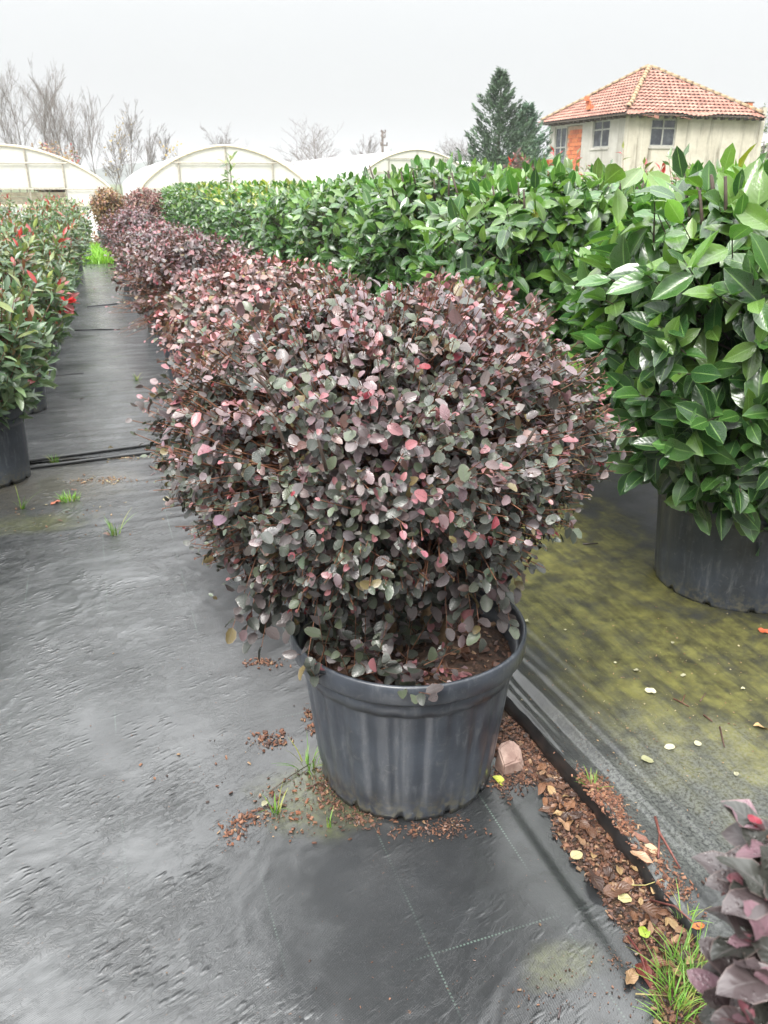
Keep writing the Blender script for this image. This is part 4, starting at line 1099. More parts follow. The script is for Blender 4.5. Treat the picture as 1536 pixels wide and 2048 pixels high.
twig([(1437, 1468, 0), (1446, 1508, 0)], .0028, (.10, .045, .035), 'short straight dark twig on the grey part of the bed fabric')
twig([(1398, 1415, 0), (1410, 1396, 0)], .0022, (.12, .07, .05), 'thin short twig above the straight dark one')
twig([(1405, 1445, 0), (1422, 1458, .004)], .0028, (.15, .06, .04), 'short reddish twig between the other twigs on the bed')
twig([(1116, 2043, 0), (1121, 2018, 0)], .0025, (.07, .05, .05), 'small dark twig at the bottom edge of the near fabric')
twig([(1270, 1995, .002), (1335, 1997, .006)], .0018, (.45, .36, .16), 'straw coloured dry stalk beside the weeds')
twig([(1240, 1775, .01), (1290, 1775, .02), (1320, 1790, .004)], .0014, (.50, .44, .16), 'thin yellow dry stalk across the fabric edge')
twig([(540, 1590, .003), (580, 1560, .005), (620, 1535, .004)], .002, (.08, .06, .04), 'thin dark rootlet left of the big pot')
twig([(1165, 1095, 0), (1195, 1093, 0)], .004, (.06, .05, .045), 'dark stick beside the hedge pot on green fabric')

# stone
def stone():
    rs = np.random.default_rng(8); import bmesh
    bm = bmesh.new()
    pts = [(-.5, -.3, 0), (.4, -.45, 0), (.55, .2, 0), (-.1, .5, 0), (-.55, .2, 0), (-.48, -.32, .55), (-.38, .18, .95), (.30, .28, .98), (.50, .0, .72), (.05, -.42, .62), (-.15, .40, .9), (.28, -.38, .5)]
    for p in pts: bm.verts.new(Vector(p) * .075)
    bmesh.ops.convex_hull(bm, input=bm.verts)
    bmesh.ops.bevel(bm, geom=list(bm.edges), offset=.0035, segments=2, affect='EDGES')
    me = bpy.data.meshes.new('stone'); bm.to_mesh(me); bm.free(); me.materials.append(M['stone'])
    x, y = at(1020, 1545, 0)
    o = link('stone', me, None, (x, y + .02, .004)); o.rotation_euler = (.1, -.12, .5); o.scale = (1, 1, 1.05)
    tag(o, 'pinkish brown angular stone lying against the foot of the big pot', 'stone')
stone()

# weeds and grass
def blades(n, r, L, rg, lean=.6, w=.0035, cols=((.11, .25, .03), (.16, .33, .05), (.20, .36, .08), (.28, .30, .08))):
    st = np.linspace(0, 1, 5); V = []; Q = []; U = []; Tn = []
    for i in range(n):
        th = rg.uniform(0, 6.28); q = r * math.sqrt(rg.uniform(0, 1)); b = np.array([q * math.cos(th), q * math.sin(th), 0])
        ph = th + rg.normal(0, .7); le = rg.uniform(.1, lean); l = L * rg.uniform(.45, 1.1); ww = w * rg.uniform(.6, 1.2)
        d = np.array([math.cos(ph), math.sin(ph), 0]); s = np.array([-math.sin(ph), math.cos(ph), 0]); c = np.array(cols[rg.integers(0, len(cols))]) * rg.uniform(.8, 1.2)
        k = len(V)
        for t in st:
            p = b + d * l * le * (t + t * t) * .6 + np.array([0, 0, l * (t - .38 * le * t * t)])
            for sg in (-1, 1):
                V.append(p + s * sg * ww * (1 - t) ** .7 * .5 + s * sg * .0002); U.append((.5 + .5 * sg, t)); Tn.append(c)
        for j in range(4): Q.append((k + 2*j, k + 2*j + 1, k + 2*j + 3, k + 2*j + 2))
    return mesh_np('grass', np.array(V), np.array(Q), M['grass'], np.array(U), np.array(Tn))
def tuft(px, py, n, r, L, label, lean=.6, w=.0035, dx=0, name='grass_tuft'):
    x, y = at(px, py, .01); rg = np.random.default_rng(int(px * 7 + py))
    o = link(name, blades(n, r, L, rg, lean, w), None, (x, y, zfab(x, y) - .002))
    tag(o, label, 'weed')
tuft(45, 1018, 10, .012, .13, 'thin grass tuft with few blades beside the left pot', .8, .006)
tuft(140, 1000, 60, .045, .05, 'low round green weed beside the orange leaf on the path', 1.0, .006)
tuft(230, 1068, 22, .022, .12, 'spiky grass tuft standing alone in the middle of the path', .8, .005)
tuft(615, 1530, 24, .03, .075, 'grass tuft growing against the left foot of the big pot', 1.0, .004)
tuft(553, 1622, 9, .010, .085, 'leaning bright grass blades left of the big pot', .8, .006)
tuft(658, 1652, 5, .006, .065, 'two or three upright grass blades at the pot foot', .5, .005)
tuft(1183, 1600, 18, .02, .045, 'small grass tuft growing in the crumb patch on the raised fabric', 1.0, .0035)
tuft(108, 925, 16, .03, .07, 'small grass tuft growing through the hoses across the path', .9, .006)
tuft(275, 762, 14, .02, .09, 'tiny weed on the path beside the purple shrub row', .9, .008)
tuft(1375, 1930, 60, .035, .085, 'upper clump of bright grass weeds at the near fabric edge', .9, .0035)
tuft(1350, 1975, 70, .035, .075, 'middle clump of bright grass weeds at the near fabric edge', .9, .0035)
tuft(1345, 2020, 60, .04, .07, 'lowest clump of bright grass weeds at the near fabric edge', .9, .0035)
tuft(1400, 1975, 50, .03, .07, 'clump of bright grass weeds beside the blurred purple leaves', .9, .0035)
tuft(1365, 1850, 14, .02, .06, 'sparse grass blades in the litter above the weed clumps', .9, .003)
tuft(130, 640, 16, .05, .12, 'low weed at the foot of the scarlet tipped shrub', .9, .01)
def lawn():
    rg = np.random.default_rng(12)
    n = 5200; V = []; Q = []; U = []; T = []
    a = rg.uniform(-.9, 1.1, n); b = rg.uniform(17.45, 21.2, n); X, Y = XY(a, b)
    th = rg.uniform(0, 6.28, n); l = rg.uniform(.08, .22, n); w = .012
    d = np.stack([np.cos(th), np.sin(th), 0 * th], -1); s = np.stack([-np.sin(th), np.cos(th), 0 * th], -1)
    P0 = np.stack([X, Y, 0 * X], -1); P1 = P0 + d * (l * .25)[:, None] + np.array([0, 0, 1]) * (l * .6)[:, None]; P2 = P0 + d * (l * .7)[:, None] + np.array([0, 0, 1]) * l[:, None]
    V = np.stack([P0 - s * w, P0 + s * w, P1 - s * w * .7, P1 + s * w * .7, P2 - s * .001, P2 + s * .001], 1).reshape(-1, 3)
    i = (np.arange(n) * 6)[:, None]; Q = np.concatenate([i + np.array([[0, 1, 3, 2]]), i + np.array([[2, 3, 5, 4]])])
    c = np.array([(.13, .30, .02), (.18, .38, .03), (.24, .42, .05)])[rg.integers(0, 3, n)]
    uv = np.tile(np.array([(0, 0), (1, 0), (0, .5), (1, .5), (0, 1), (1, 1)]), (n, 1))
    o = link('grass', mesh_np('grass', V, Q, M['grass'], uv, np.repeat(c, 6, 0))); tag(o, 'bright green grass strip where the path fabric ends', 'grass', kind='stuff')
lawn()
for (px, py, lab, pal) in ((195, 497, 'brown withered weed clump behind the bright grass', P_COP), (222, 487, 'pale dry weed leaning by the purple row behind the grass', P_COP)):
    x, y = at(px, py); rg = np.random.default_rng(px)
    root = empty('withered_weed', (x, y, 0)); tag(root, lab, 'weed')
    Lf, tw = crown(rg, (0, 0, .12), (.30, .25, .22, .1), 60, 5, (.05, .10), pal, [.3, .3, .1, .2, .1, 0, 0], up=.8)
    twig_mesh(tw, .004, 'stalks', root, center=(0, 0, 0), extra=.5); bulk_leaves('foliage', Lf, T_LOROF, M['fallen'], root)

# ------------------------------------------------------------------ greenhouses
def greenhouse(px, pz, py_peak, W, spring, label, L, ang, panel_z=.0, opened=False):
    p = far(px, py_peak, pz); H = p.z
    root = empty('greenhouse', (p.x, p.y, 0), ang); tag(root, label, 'greenhouse', 'plastic film greenhouses')
    h = W / 2; n = 24
    def prof(k):
        t = math.pi * k / n; c = math.cos(t)
        return (-h * c, spring + (H - spring) * (1 - abs(c) ** 1.75) ** .80)
    arc = [prof(k) for k in range(n + 1)]
    # cover, with the film sagging a little between the hoops
    m = MB(); nl = int(L / .75) * 2
    vs = []
    for j in range(nl + 1):
        y = L * j / nl; sag = .985 if j % 2 else 1.0
        vs += [(-h, y, 0), *[(x * (sag if 2 < k < n - 2 else 1), y, spring + (z - spring) * sag) for k, (x, z) in enumerate(arc)], (h, y, 0)]
    k_ = n + 3
    fs = [(j*k_+i, j*k_+i+1, (j+1)*k_+i+1, (j+1)*k_+i) for j in range(nl) for i in range(k_-1)]
    m.add(vs, fs); m.build('roof_film', M['film_roof'], root, smooth=True)
    # end wall film, in the panes between the posts
    xs = [-h * .62, -h * .20, h * .20, h * .55] if opened else [-h * .55, 0, h * .55]
    def zt(x): return spring + (H - spring) * (1 - abs(x / h) ** 1.75) ** .80
    cuts = [-h] + xs + [h]; rail = .33 * H
    for i in range(len(cuts) - 1):
        a, b = cuts[i] + .02, cuts[i+1] - .02
        m = MB(); N_ = 14; vs = []; fs = []
        zb = spring + .03
        low = not (opened and b <= h * .56)
        z0 = rail if low else spring + .03
        for q in range(N_ + 1):
            x = a + (b - a) * q / N_; wv = .012 * math.sin(q * 1.9 + i)
            vs += [(x, .02 + wv, z0), (x, .02 + wv * .6, max(z0 + .001, (z0 + zt(x)) / 2)), (x, .02, max(z0 + .002, zt(x) - .015))]
        for q in range(N_): fs += [(3*q, 3*q+3, 3*q+4, 3*q+1), (3*q+1, 3*q+4, 3*q+5, 3*q+2)]
        m.add(vs, fs); m.build('end_film', M['film_front'], root, smooth=True)
    m = MB(); vs = []; fs = []
    for q in range(41):
        x = -h + W * q / 40; wv = .02 * math.sin(q * 1.3) + .01 * math.sin(q * 3.1)
        vs += [(x, -.01 + wv * 1.5, 0), (x, .0 + wv, rail * .5), (x, .015, rail)]
    for q in range(40): fs += [(3*q, 3*q+3, 3*q+4, 3*q+1), (3*q+1, 3*q+4, 3*q+5, 3*q+2)]
    m.add(vs, fs); m.build('skirt_film', M['film_roof'], root, smooth=True)
    m = MB(); m.tube([(x, -.01, z) for x, z in arc], .035, 6); m.build('hoop', M['cream'], root, smooth=True)
    for x in xs:
        m = MB(); m.tube([(x, -.02, rail), (x, -.02, zt(x))], .022, 6); m.build('post', M['steel'], root)
    zr = spring + (H - spring) * .60; m = MB(); xe = h * .60
    m.tube([(-xe, -.045, zr), (xe, -.045, zr)], .024, 6); m.build('rail', M['steel'], root)
    m = MB(); m.tube([(-h, -.045, spring), (h, -.045, spring)], .02, 6); m.build('rail', M['steel'], root)
    m = MB(); m.box((-h, -.06, rail - .03), (h, -.02, rail + .03)); m.build('base_board', M['cream'], root)
    if opened:
        for k in range(3):
            m = MB(); m.box((-h + .1, .35 + .01 * k, rail + .01 + .12 * k), (h * .55, .39 + .01 * k, rail + .12 + .12 * k)); m.build('plank', M['cream'], root)
        for k in range(7):
            x = -h * .9 + k * .55
            m = MB(); m.tube([(x, 1.5, 0), (x, 1.5, spring + .2)], .018, 5); m.build('inner_post', M['steel'], root)
        m = MB(); m.tube([(h * .30, .6, spring), (h * .46, .9, rail)], .03, 5); m.build('brace', M['steel'], root)
        for j in range(1, 4):
            m = MB(); m.tube([(x * .97, j * 3.0, z - .06) for x, z in arc], .02, 5); m.build('inner_hoop', M['cream'], root, smooth=True)
    return root
ANG = math.atan2(.30, .954)
greenhouse(4, 24.0, 290, 5.75, 1.27, 'plastic film greenhouse on the left with its end wall partly open', 26, ANG, opened=True)
greenhouse(450, 25.8, 291, 5.35, 1.27, 'cream fronted plastic greenhouse behind the far end of the green hedge', 30, ANG)
greenhouse(835, 43, 299, 5.7, 1.9, 'distant white plastic greenhouse seen above the middle of the hedge', 42, ANG)
g4 = far(1600, 262, 62); 
greenhouse(1600, 62, 262, 9, 2.2, 'white plastic greenhouse peeping out right of the house', 26, .2)
greenhouse(1010, 70, 318, 9, 1.6, 'low white roofed greenhouse between the conifer and the distant one', 20, ANG)

# ------------------------------------------------------------------ the house
def house():
    C0 = far(1258, 227, 37.0); ang = math.atan2(.31, .95)
    root = empty('derelict_house', (C0.x, C0.y, 0), ang)
    tag(root, 'derelict cream house with a broken red tiled roof and brick filled opening', 'house')
    Wv, Lu, Ht = 7.5, 7.0, C0.z
    def wallgrid(L, holes, mapf, t=.22):
        xs = sorted({0, L, *[h[0] for h in holes], *[h[1] for h in holes]}); zs = sorted({0, Ht, *[h[2] for h in holes], *[h[3] for h in holes]})
        m = MB()
        for i in range(len(xs) - 1):
            for j in range(len(zs) - 1):
                cx, cz = (xs[i] + xs[i+1]) / 2, (zs[j] + zs[j+1]) / 2
                if any(h[0] < cx < h[1] and h[2] < cz < h[3] for h in holes): continue
                m.box((xs[i], 0, zs[j]), (xs[i+1], t, zs[j+1]), mapf)
        return m
    Mr = Matrix.Identity(4)                                     # right-hand wall runs along local x
    Ml = Matrix(((0, 1, 0, 0), (1, 0, 0, 0), (0, 0, 1, 0), (0, 0, 0, 1)))      # left-hand wall runs along local y
    hr = [(1.25, 2.62, 2.95, 4.12), (3.4, 4.6, .5, 1.9)]
    hl = [(1.25, 2.75, 2.95, 4.15), (3.7, 6.45, 1.2, 4.05)]
    wr = wallgrid(Wv, hr, Mr); wr.box((Wv - 1.15, 0, Ht), (Wv, .22, Ht + .28)); wr.box((Wv - .25, 0, Ht + .28), (Wv, .22, Ht + .42))
    wr.build('wall', M['wallR'], root)['label'] = 'streaked tan wall facing the hedge'
    wallgrid(Lu - .0, hl, Ml @ Matrix.Translation((.225, 0, 0)) @ Matrix.Diagonal((1, 1, 1, 1))).build('wall', M['wallL'], root)['label'] = 'pale rendered wall with the brick filled opening'
    m = MB(); m.box((.23, Lu + .23, 0), (Wv, Lu + .45, Ht)); m.build('wall', M['wallL'], root)
    m = MB(); m.box((Wv - .22, .225, 0), (Wv, Lu + .225, Ht)); m.build('wall', M['wallR'], root)
    m = MB(); m.box((.23, .23, Ht - .18), (Wv - .23, Lu + .2, Ht - .02)); m.build('ceiling', M['wallL'], root)
    def window(x0, x1, z0, z1, T, extra=None):
        m = MB(); f = .07; d0, d1 = .06, .14
        m.box((x0, d0, z0), (x0 + f, d1, z1), T); m.box((x1 - f, d0, z0), (x1, d1, z1), T)
        m.box((x0 + f, d0, z0), (x1 - f, d1, z0 + f), T); m.box((x0 + f, d0, z1 - f), (x1 - f, d1, z1), T)
        mid = (x0 + x1) / 2; zm = z0 + (z1 - z0) * .66
        m.box((mid - .035, d0 + .004, z0 + f), (mid + .035, d1 - .004, z1 - f), T)
        m.box((x0 + f, d0 + .008, zm - .03), (mid - .035, d1 - .008, zm + .03), T); m.box((mid + .035, d0 + .008, zm - .03), (x1 - f, d1 - .008, zm + .03), T)
        w = m.build('window', M['frame'], root)
        for (a, b) in ((x0 + f, mid - .035), (mid + .035, x1 - f)):
            for (c, d) in ((z0 + f, zm - .03), (zm + .03, z1 - f)):
                g = MB(); g.box((a, d0 + .03, c), (b, d0 + .04, d), T); g.build('pane', M['glass'], w)
        s = MB(); s.box((x0 - .06, -.04, z0 - .09), (x1 + .06, .05, z0 - .01), T); s.build('sill', M['wallL'], w)
    Tl = Ml @ Matrix.Translation((.225, 0, 0))
    window(*hr[0], Mr); window(*hl[0], Tl); window(*hr[1], Mr)
    window(5.30, 6.45, 1.2, 4.05, Tl)
    # brick infill of the wide opening
    m = MB(); m.box((3.70, .10, 1.2), (5.29, .16, 4.03), Tl); bp = m.build('brick_infill', M['mortar'], root)
    rb = random.Random(2); bw, bh = .29, .19; meshes = []
    for k in range(4):
        q = MB(); t = rb.uniform(.85, 1.15); q.box((0, 0, 0), (bw - .018, .06, bh - .016), None, (t, t * rb.uniform(.9, 1.05), t)); meshes.append(q.mesh('brick', M['brick']))
    def lay(par, x0, x1, z0, z1, T, y):
        r = 0; z = z0
        while z + bh <= z1 + .01:
            x = x0 + (bw / 2 if r % 2 else 0)
            while x + bw <= x1 + .01:
                o = link('brick', meshes[rb.randrange(4)], par)
                o.matrix_local = T @ Matrix.Translation((x, y + rb.uniform(-.012, .008), z)); x += bw
            z += bh; r += 1
    lay(bp, 3.71, 5.29, 1.21, 4.03, Tl, .05)
    # roof
    ov = .42; x0, x1, y0, y1 = -ov + .0, Wv - .30, -ov, Lu + .45 + ov
    ap = Vector(((x0 + x1) / 2 - .1, (y0 + y1) / 2, 6.62)); ze = Ht - .02
    base = [Vector((x0, y0, ze)), Vector((x1, y0, ze)), Vector((x1, y1, ze)), Vector((x0, y1, ze))]
    m = MB(); m.add([*base, ap - Vector((0, 0, .08)), *[p - Vector((0, 0, .05)) for p in base]], [(0, 1, 4), (1, 2, 4), (2, 3, 4), (3, 0, 4), (5, 8, 7, 6), (0, 5, 6, 1), (1, 6, 7, 2), (2, 7, 8, 3), (3, 8, 5, 0)])
    roof = m.build('roof', M['wood'], root)
    V = []; Q = []; T = []; rt = np.random.default_rng(3)
    for f in range(4):
        a, b = base[f], base[(f + 1) % 4]; e = (b - a); mid = (a + b) / 2; up = ap - mid; Ls = up.length; upn = up.normalized(); en = e.normalized(); nn = en.cross(upn).normalized()
        rows = 15
        for r in range(rows):
            s0, s1 = r / rows, min(1.0, (r + 1.25) / rows)
            W0 = e.length * (1 - r / rows); nt = max(2, int(W0 / .06)); 
            if W0 < .3: continue
            sh = (ap - mid).dot(en)
            k = len(V); drop = 0.0
            for q in range(nt + 1):
                for (sv, lift) in ((s0, .085), (s1, .03)):
                    w = e.length * (1 - sv); u = -w / 2 + w * q / nt
                    p = mid + en * (u + sh * sv) + upn * (Ls * sv) + nn * (lift + .022 * math.sin((u + r * .1) / .24 * 6.283)) 
                    if r == 0 and f == 0: p -= Vector((0, 0, .10 * max(0, math.sin(u * 1.7 + 1.5)) * (1 - (sv - s0) * 6) if sv == s0 else 0))
                    V.append(tuple(p)); g = .78 + .4 * float(rt.uniform()); g2 = .75 + .3 * math.sin(u * .9 + r * 1.1 + f); T.append((g * (1.0), g * (.85 + .18 * g2), g * (.8 + .2 * g2)))
            for q in range(nt):
                Q.append((k + 2*q, k + 2*q + 2, k + 2*q + 3, k + 2*q + 1))
    o = link('roof_tiles', mesh_np('roof_tiles', np.array(V), np.array(Q), M['tile'], None, np.array(T)), roof); o['kind'] = 'stuff'
    # hip tiles, one by one
    rm = MB()
    for k in range(7):
        t = math.pi * k / 6; 
    def half(n=7, l=.42, r0=.13, r1=.105):
        q = MB(); vs = []
        for (y, r) in ((0, r0), (l, r1)):
            for k in range(n): t = math.pi * k / (n - 1); vs.append((r * math.cos(t), y, r * math.sin(t)))
        for (y, r) in ((0, r0 - .02), (l, r1 - .02)):
            for k in range(n): t = math.pi * k / (n - 1); vs.append((r * math.cos(t), y, r * math.sin(t)))
        q.add(vs, [(k, k+1, n+k+1, n+k) for k in range(n-1)] + [(2*n+k+1, 2*n+k, 3*n+k, 3*n+k+1) for k in range(n-1)] + [(k+1, k, 2*n+k, 2*n+k+1) for k in range(n-1)])
        return q.mesh('ridge_tile', M['ridge'], True)
    hm = half()
    for f in range(4):
        a = base[f]; d = ap - a; L = d.length; dn = d.normalized(); x = dn.cross(Vector((0, 0, 1))).normalized(); z = x.cross(dn)
        k = 0; s = .25 if f else .5
        while s < L - .2:
            o = link('ridge_tile', hm, roof); j = rb.uniform(-.03, .03)
            o.matrix_local = Matrix(((x.x, dn.x, z.x, 0), (x.y, dn.y, z.y, 0), (x.z, dn.z, z.z, 0), (0, 0, 0, 1))); o.location = a + dn * s + z * .06 + x * j; s += .36
    m = MB(); m.tube([ap + Vector((0, 0, -.1)), ap + Vector((0, 0, .10))], [.26, .12], 8); m.build('roof_cap', M['ridge'], roof)
    for k in range(17):        # rafter ends, some bare where tiles have fallen
        x = .1 + k * .44; m = MB(); m.box((x, -.36 + rb.uniform(0, .15), Ht - .17), (x + .08, -.002, Ht - .06)); m.build('rafter_end', M['wood'], roof)
    for k in range(14):
        y = .2 + k * .5; m = MB(); m.box((-.36, y, Ht - .17), (.222 - .225, y + .08, Ht - .06)); m.build('rafter_end', M['wood'], roof)
    for (fx, fy, col) in ((.35, .27, 1), ):
        pass
    # slipped tiles and the little brick vent on the left slope
    a, b = base[3], base[0]; mid = (a + b) / 2; en = (b - a).normalized(); up = ap - mid; upn = up.normalized(); nn = en.cross(upn)
    c = mid + en * .2 + upn * (up.length * .17)
    for k in range(3):
        for j in range(3):
            o = link('brick', meshes[(k + j) % 4], roof); o.location = c + en * (.12 * k - .1) + Vector((-.1 * j, 0, .10 + .17 * j * (k < 2) - .04 * k)); o.rotation_euler = (0, 0, 1.57)
    for k, (x, tz) in enumerate(((.55, .25), (.85, .4), (1.15, 1.3), (2.3, .3), (2.6, .25), (2.9, .3), (6.3, .4), (6.7, .5))):
        q = MB(); q.box((-.13, 0, 0), (.13, .38, .03), None, (1, .95, .9)); o = q.build('loose_tile', M['tile'], roof); o.location = (x, -.42, Ht - .10 - .05 * (k % 3)); o.rotation_euler = (tz, .1 * (k % 3), .15 * ((k % 4) - 1.5))
    q = MB(); q.box((-.16, 0, 0), (.16, .3, .36)); o = q.build('chimney_stub', M['brick'], roof); o.location = (Wv - .75, .3, Ht + .26)
    q = MB(); q.box((-.22, -.02, .36), (.22, .32, .40)); o = q.build('chimney_cap', M['wood'], roof); o.location = (Wv - .75, .3, Ht + .262)
    return meshes, lay
bmesh_, lay_ = house()
def low_wall():
    p0 = far(1042, 316, 31); p1 = far(1118, 313, 33)
    d = Vector((p1.x - p0.x, p1.y - p0.y, 0)); L = d.length
    root = empty('brick_wall', (p0.x, p0.y, 0), math.atan2(d.y, d.x)); tag(root, 'low orange hollow brick wall between the conifers and the house', 'wall')
    H = p0.z; m = MB(); m.box((0, .02, 0), (L, .18, H - .03)); m.build('core', M['mortar'], root)
    nr = int((H - .8) / .19); lay_(root, 0, L, H - nr * .19, H, Matrix.Identity(4), -.02)
low_wall()

# ------------------------------------------------------------------ trees
def conifer(px, ytop, depth, W, label, seed, tint, n=1500):
    p = far(px, ytop, depth); H = p.z; rg = np.random.default_rng(seed)
    root = empty('conifer', (p.x, p.y, 0)); tag(root, label, 'conifer')
    m = MB(); m.tube([(0, 0, 0), (.02, 0, H * .5), (0, .02, H * .97)], [.11, .06, .01], 7); m.build('trunk', M['barkdark'], root, smooth=True)
    nb = 120; out = []
    for k in range(nb):
        t = ((k + rg.uniform(0, 1)) / nb) ** .9; z = H * (.05 + .93 * t); th = k * 2.4 + rg.normal(0, .4)
        L = W / 2 * (1 - t) ** .9 * rg.uniform(.60, 1.25) * (.8 if t < .1 else 1) + .06
        m = n * 8 // nb; m = int(m * (.35 + 1.1 * (1 - t)))
        f = rg.uniform(.15, 1, m) ** .7
        d = np.array([math.cos(th), math.sin(th), 0]); s_ = np.array([-math.sin(th), math.cos(th), 0])
        rise = .55 + .3 * t
        wd = .22 * L * (1 - f) + .035
        pos = d * (L * f)[:, None] + s_ * (rg.normal(0, 1, m) * wd)[:, None] + np.array([0, 0, 1.0]) * (z + rise * L * f ** 1.4 + rg.normal(0, .05, m))[:, None]
        ax = nrm(d * .8 + np.array([0, 0, .75]) + s_ * rg.normal(0, .5, m)[:, None] + rg.normal(0, .25, (m, 3)))
        no = nrm(rg.normal(0, .5, (m, 3)) + np.array([0, 0, .5]) + d * .4)
        b_ = rg.uniform(.7, 1.25)
        out.append(dict(pos=pos, ax=ax, no=no, sz=rg.uniform(.08, .22, m), cls=np.zeros(m, int), col=np.array(tint) * b_ * rg.uniform(.6, 1.4, m)[:, None], var=rg.integers(0, 99, m), out=ax, dep=np.ones(m)))
    o = bulk_leaves('crown', join(*out), T_SPRAY, M['needle'], root)
T_SPRAY = tset(5, .24, (0, .4, 1), 3, .3, .2, .8, .8, 0, .5)
conifer(1003, 140, 29, 3.7, 'tall dark green conifer with a thin pointed top', 3, (1, 1, 1), 2000)
conifer(1056, 208, 31, 3.3, 'shorter bluish green conifer beside the tall one', 5, (1.15, 1.25, 1.35), 1500)
def bush(px, ytop, depth, W, label, seed, pal, lm='loro'):
    p = far(px, ytop, depth); rg = np.random.default_rng(seed); root = empty('bush', (p.x, p.y, 0)); tag(root, label, 'bush')
    Lf, tw = crown(rg, (0, 0, p.z * .55), (W/2, W/2, p.z * .45, p.z * .5), 150, 5, (.12, .24), pal, [1 / len(pal)] * len(pal), up=.7, shells=((1, 1), (.7, .5)), tlen=.5, lump=.2)
    twig_mesh(tw, .012, 'branches', root, center=(0, 0, .3), extra=.5, mat=M['bark']); bulk_leaves('foliage', Lf, T_LOROF, M[lm], root)
bush(1040, 300, 27, 1.1, 'dull red bush at the foot of the conifers', 7, P_RED)
bush(1545, 212, 48, 3.0, 'green leafy tree top showing right of the house', 9, P_VIB[:3], 'vib')
bush(100, 283, 44, 2.6, 'russet bush behind the roof of the left greenhouse', 11, P_COP)
bush(785, 300, 75, .9, 'tiny dark evergreen beside the utility pole', 13, P_VIB[:2], 'vib')

def bare_tree(px, ytop, depth, label, seed, form, spread, leaves=0):
    p = far(px, ytop, depth); H = p.z; rg = random.Random(seed)
    root = empty('bare_tree', (p.x, p.y, 0)); tag(root, label, 'bare tree', 'leafless trees behind the greenhouses')
    tr = MB(); cr = MB(); tips = []
    s = H / 10; minr = .0055 * depth / 60
    def grow(mb, b, d, L, r, lev):
        n = 4 if lev < 2 else 2; pts = [b]; q = b.copy(); dd = d.copy()
        for i in range(n):
            dd = (dd + Vector((rg.gauss(0, .10), rg.gauss(0, .10), rg.gauss(.05, .06)))).normalized(); q = q + dd * (L / n); pts.append(q.copy())
        mb.tube(pts, [max(minr, r * (1 - .75 * i / n)) for i in range(n + 1)], (6, 4, 3, 3)[lev], False)
        if lev >= 3: tips.append(q); return
        nb = {0: form[0], 1: form[1], 2: form[2]}[lev]
        for k in range(nb):
            t = rg.uniform((.05 if spread > .6 else .2) if lev == 0 else .15, .6 if lev == 0 and spread > .6 else 1.0); i = min(n - 1, int(t * n)); o = pts[i].lerp(pts[i + 1], t * n - i)
            ph = rg.uniform(0, 6.28); sd = Vector((math.cos(ph), math.sin(ph), 0)); tilt = spread * rg.uniform(.6, 1.3)
            nd = (dd * math.cos(tilt) + sd * math.sin(tilt)).normalized()
            grow(cr, o, nd, L * rg.uniform(*((.36, .62) if lev == 0 else (.30, .52))) * (.95 if lev == 0 and spread > .6 else 1) * (1.15 - .5 * t if lev == 0 else 1), r * .30, lev + 1)
    grow(tr, Vector((0, 0, 0)), Vector((rg.gauss(0, .03), 0, 1)), H * .86, .055 * s + .012, 0)
    tr.build('trunk', M['bark'], root, smooth=True); cr.build('crown', M['bark'], root, smooth=True)
    if leaves and tips:
        r2 = np.random.default_rng(seed); T = np.array([tuple(tips[i]) for i in r2.integers(0, len(tips), leaves)]) + r2.normal(0, .12, (leaves, 3))
        bulk_leaves('last_leaves', dict(pos=T, ax=r2.normal(0, 1, (leaves, 3)), no=r2.normal(0, 1, (leaves, 3)), sz=r2.uniform(.10, .18, leaves), cls=np.zeros(leaves, int), col=np.tile((.40, .28, .05), (leaves, 1)), var=r2.integers(0, 9, leaves)), T_LOROF, M['fallen'], root)
UP, RND = (18, 7, 4), (22, 9, 5)
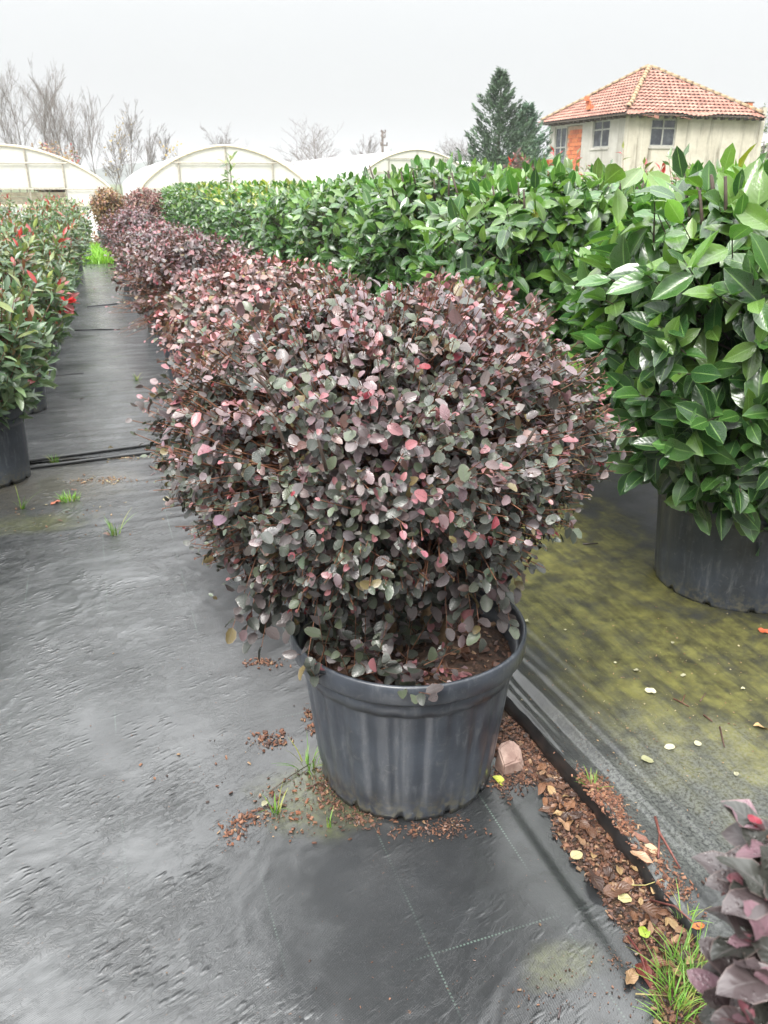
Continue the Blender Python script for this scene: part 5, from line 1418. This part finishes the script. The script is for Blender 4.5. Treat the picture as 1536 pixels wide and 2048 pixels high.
for (px, yt, dp, lab, sd, fm, sp, lv) in (
    (-12, 190, 60, 'tall bare poplar at the very left edge of the picture', 1, UP, .42, 0),
    (22, 168, 58, 'tallest bare poplar pair member, leaning left above the left greenhouse', 2, UP, .45, 0),
    (68, 166, 62, 'tall bare poplar standing above the middle of the left greenhouse', 3, UP, .40, 0),
    (88, 190, 66, 'bare poplar just right of the tallest ones', 4, UP, .42, 0),
    (122, 178, 64, 'slim bare poplar above the right slope of the left greenhouse', 5, UP, .34, 0),
    (146, 215, 68, 'thin bare poplar between two slim taller ones', 6, UP, .36, 0),
    (172, 205, 64, 'slim upright bare poplar, rightmost of the tall group', 7, UP, .30, 0),
    (212, 262, 60, 'small bare tree with a few yellow leaves left of the gap', 8, UP, .50, 60),
    (248, 240, 66, 'bare upright tree standing between the two greenhouses', 9, UP, .34, 0),
    (234, 285, 58, 'low bare tree in the gap between the greenhouses', 10, UP, .5, 30),
    (292, 262, 80, 'faint bare tree behind the left slope of the middle greenhouse', 11, UP, .36, 0),
    (318, 280, 84, 'faint small bare tree beside another behind the middle greenhouse', 12, UP, .4, 0),
    (432, 246, 95, 'faint spreading bare tree directly behind the middle greenhouse ridge', 13, RND, .62, 0),
    (620, 228, 62, 'wide round bare tree above the distant greenhouse roof', 14, RND, .70, 0),
    (735, 284, 90, 'faint low bare tree left of the utility pole', 15, RND, .5, 0),
    (916, 261, 120, 'faraway bare tree left of the tall conifer', 16, RND, .70, 0),
    (885, 290, 130, 'very faint low bare tree near the far one left of the conifer', 17, RND, .7, 0),
    (938, 285, 125, 'faint low bare tree touching the conifer side', 18, RND, .7, 0),
    (375, 288, 50, 'sparse yellow leaved sapling peeping over the middle greenhouse roof', 19, (5, 4, 2), .5, 40),
    ): bare_tree(px, yt, dp, lab, sd, fm, sp, lv)

def pole():
    p = far(765, 261, 58); root = empty('utility_pole', (p.x, p.y, 0)); tag(root, 'dark utility pole with short arms rising behind the far greenhouse', 'pole')
    m = MB(); m.tube([(0, 0, 0), (0, 0, p.z)], [.11, .075], 6); m.build('post', M['bark'], root)
    for (z, l) in ((p.z - .15, .22), (p.z - .45, .2), (p.z - .95, .36)):
        m = MB(); m.box((-l * .4, -.05, z - .05), (l, .05, z + .05)); m.build('arm', M['bark'], root)
        for x in (-l * .35, l * .9):
            m = MB(); m.tube([(x, 0, z + .05), (x, 0, z + .2)], .05, 6); m.build('insulator', M['bark'], root)
pole()
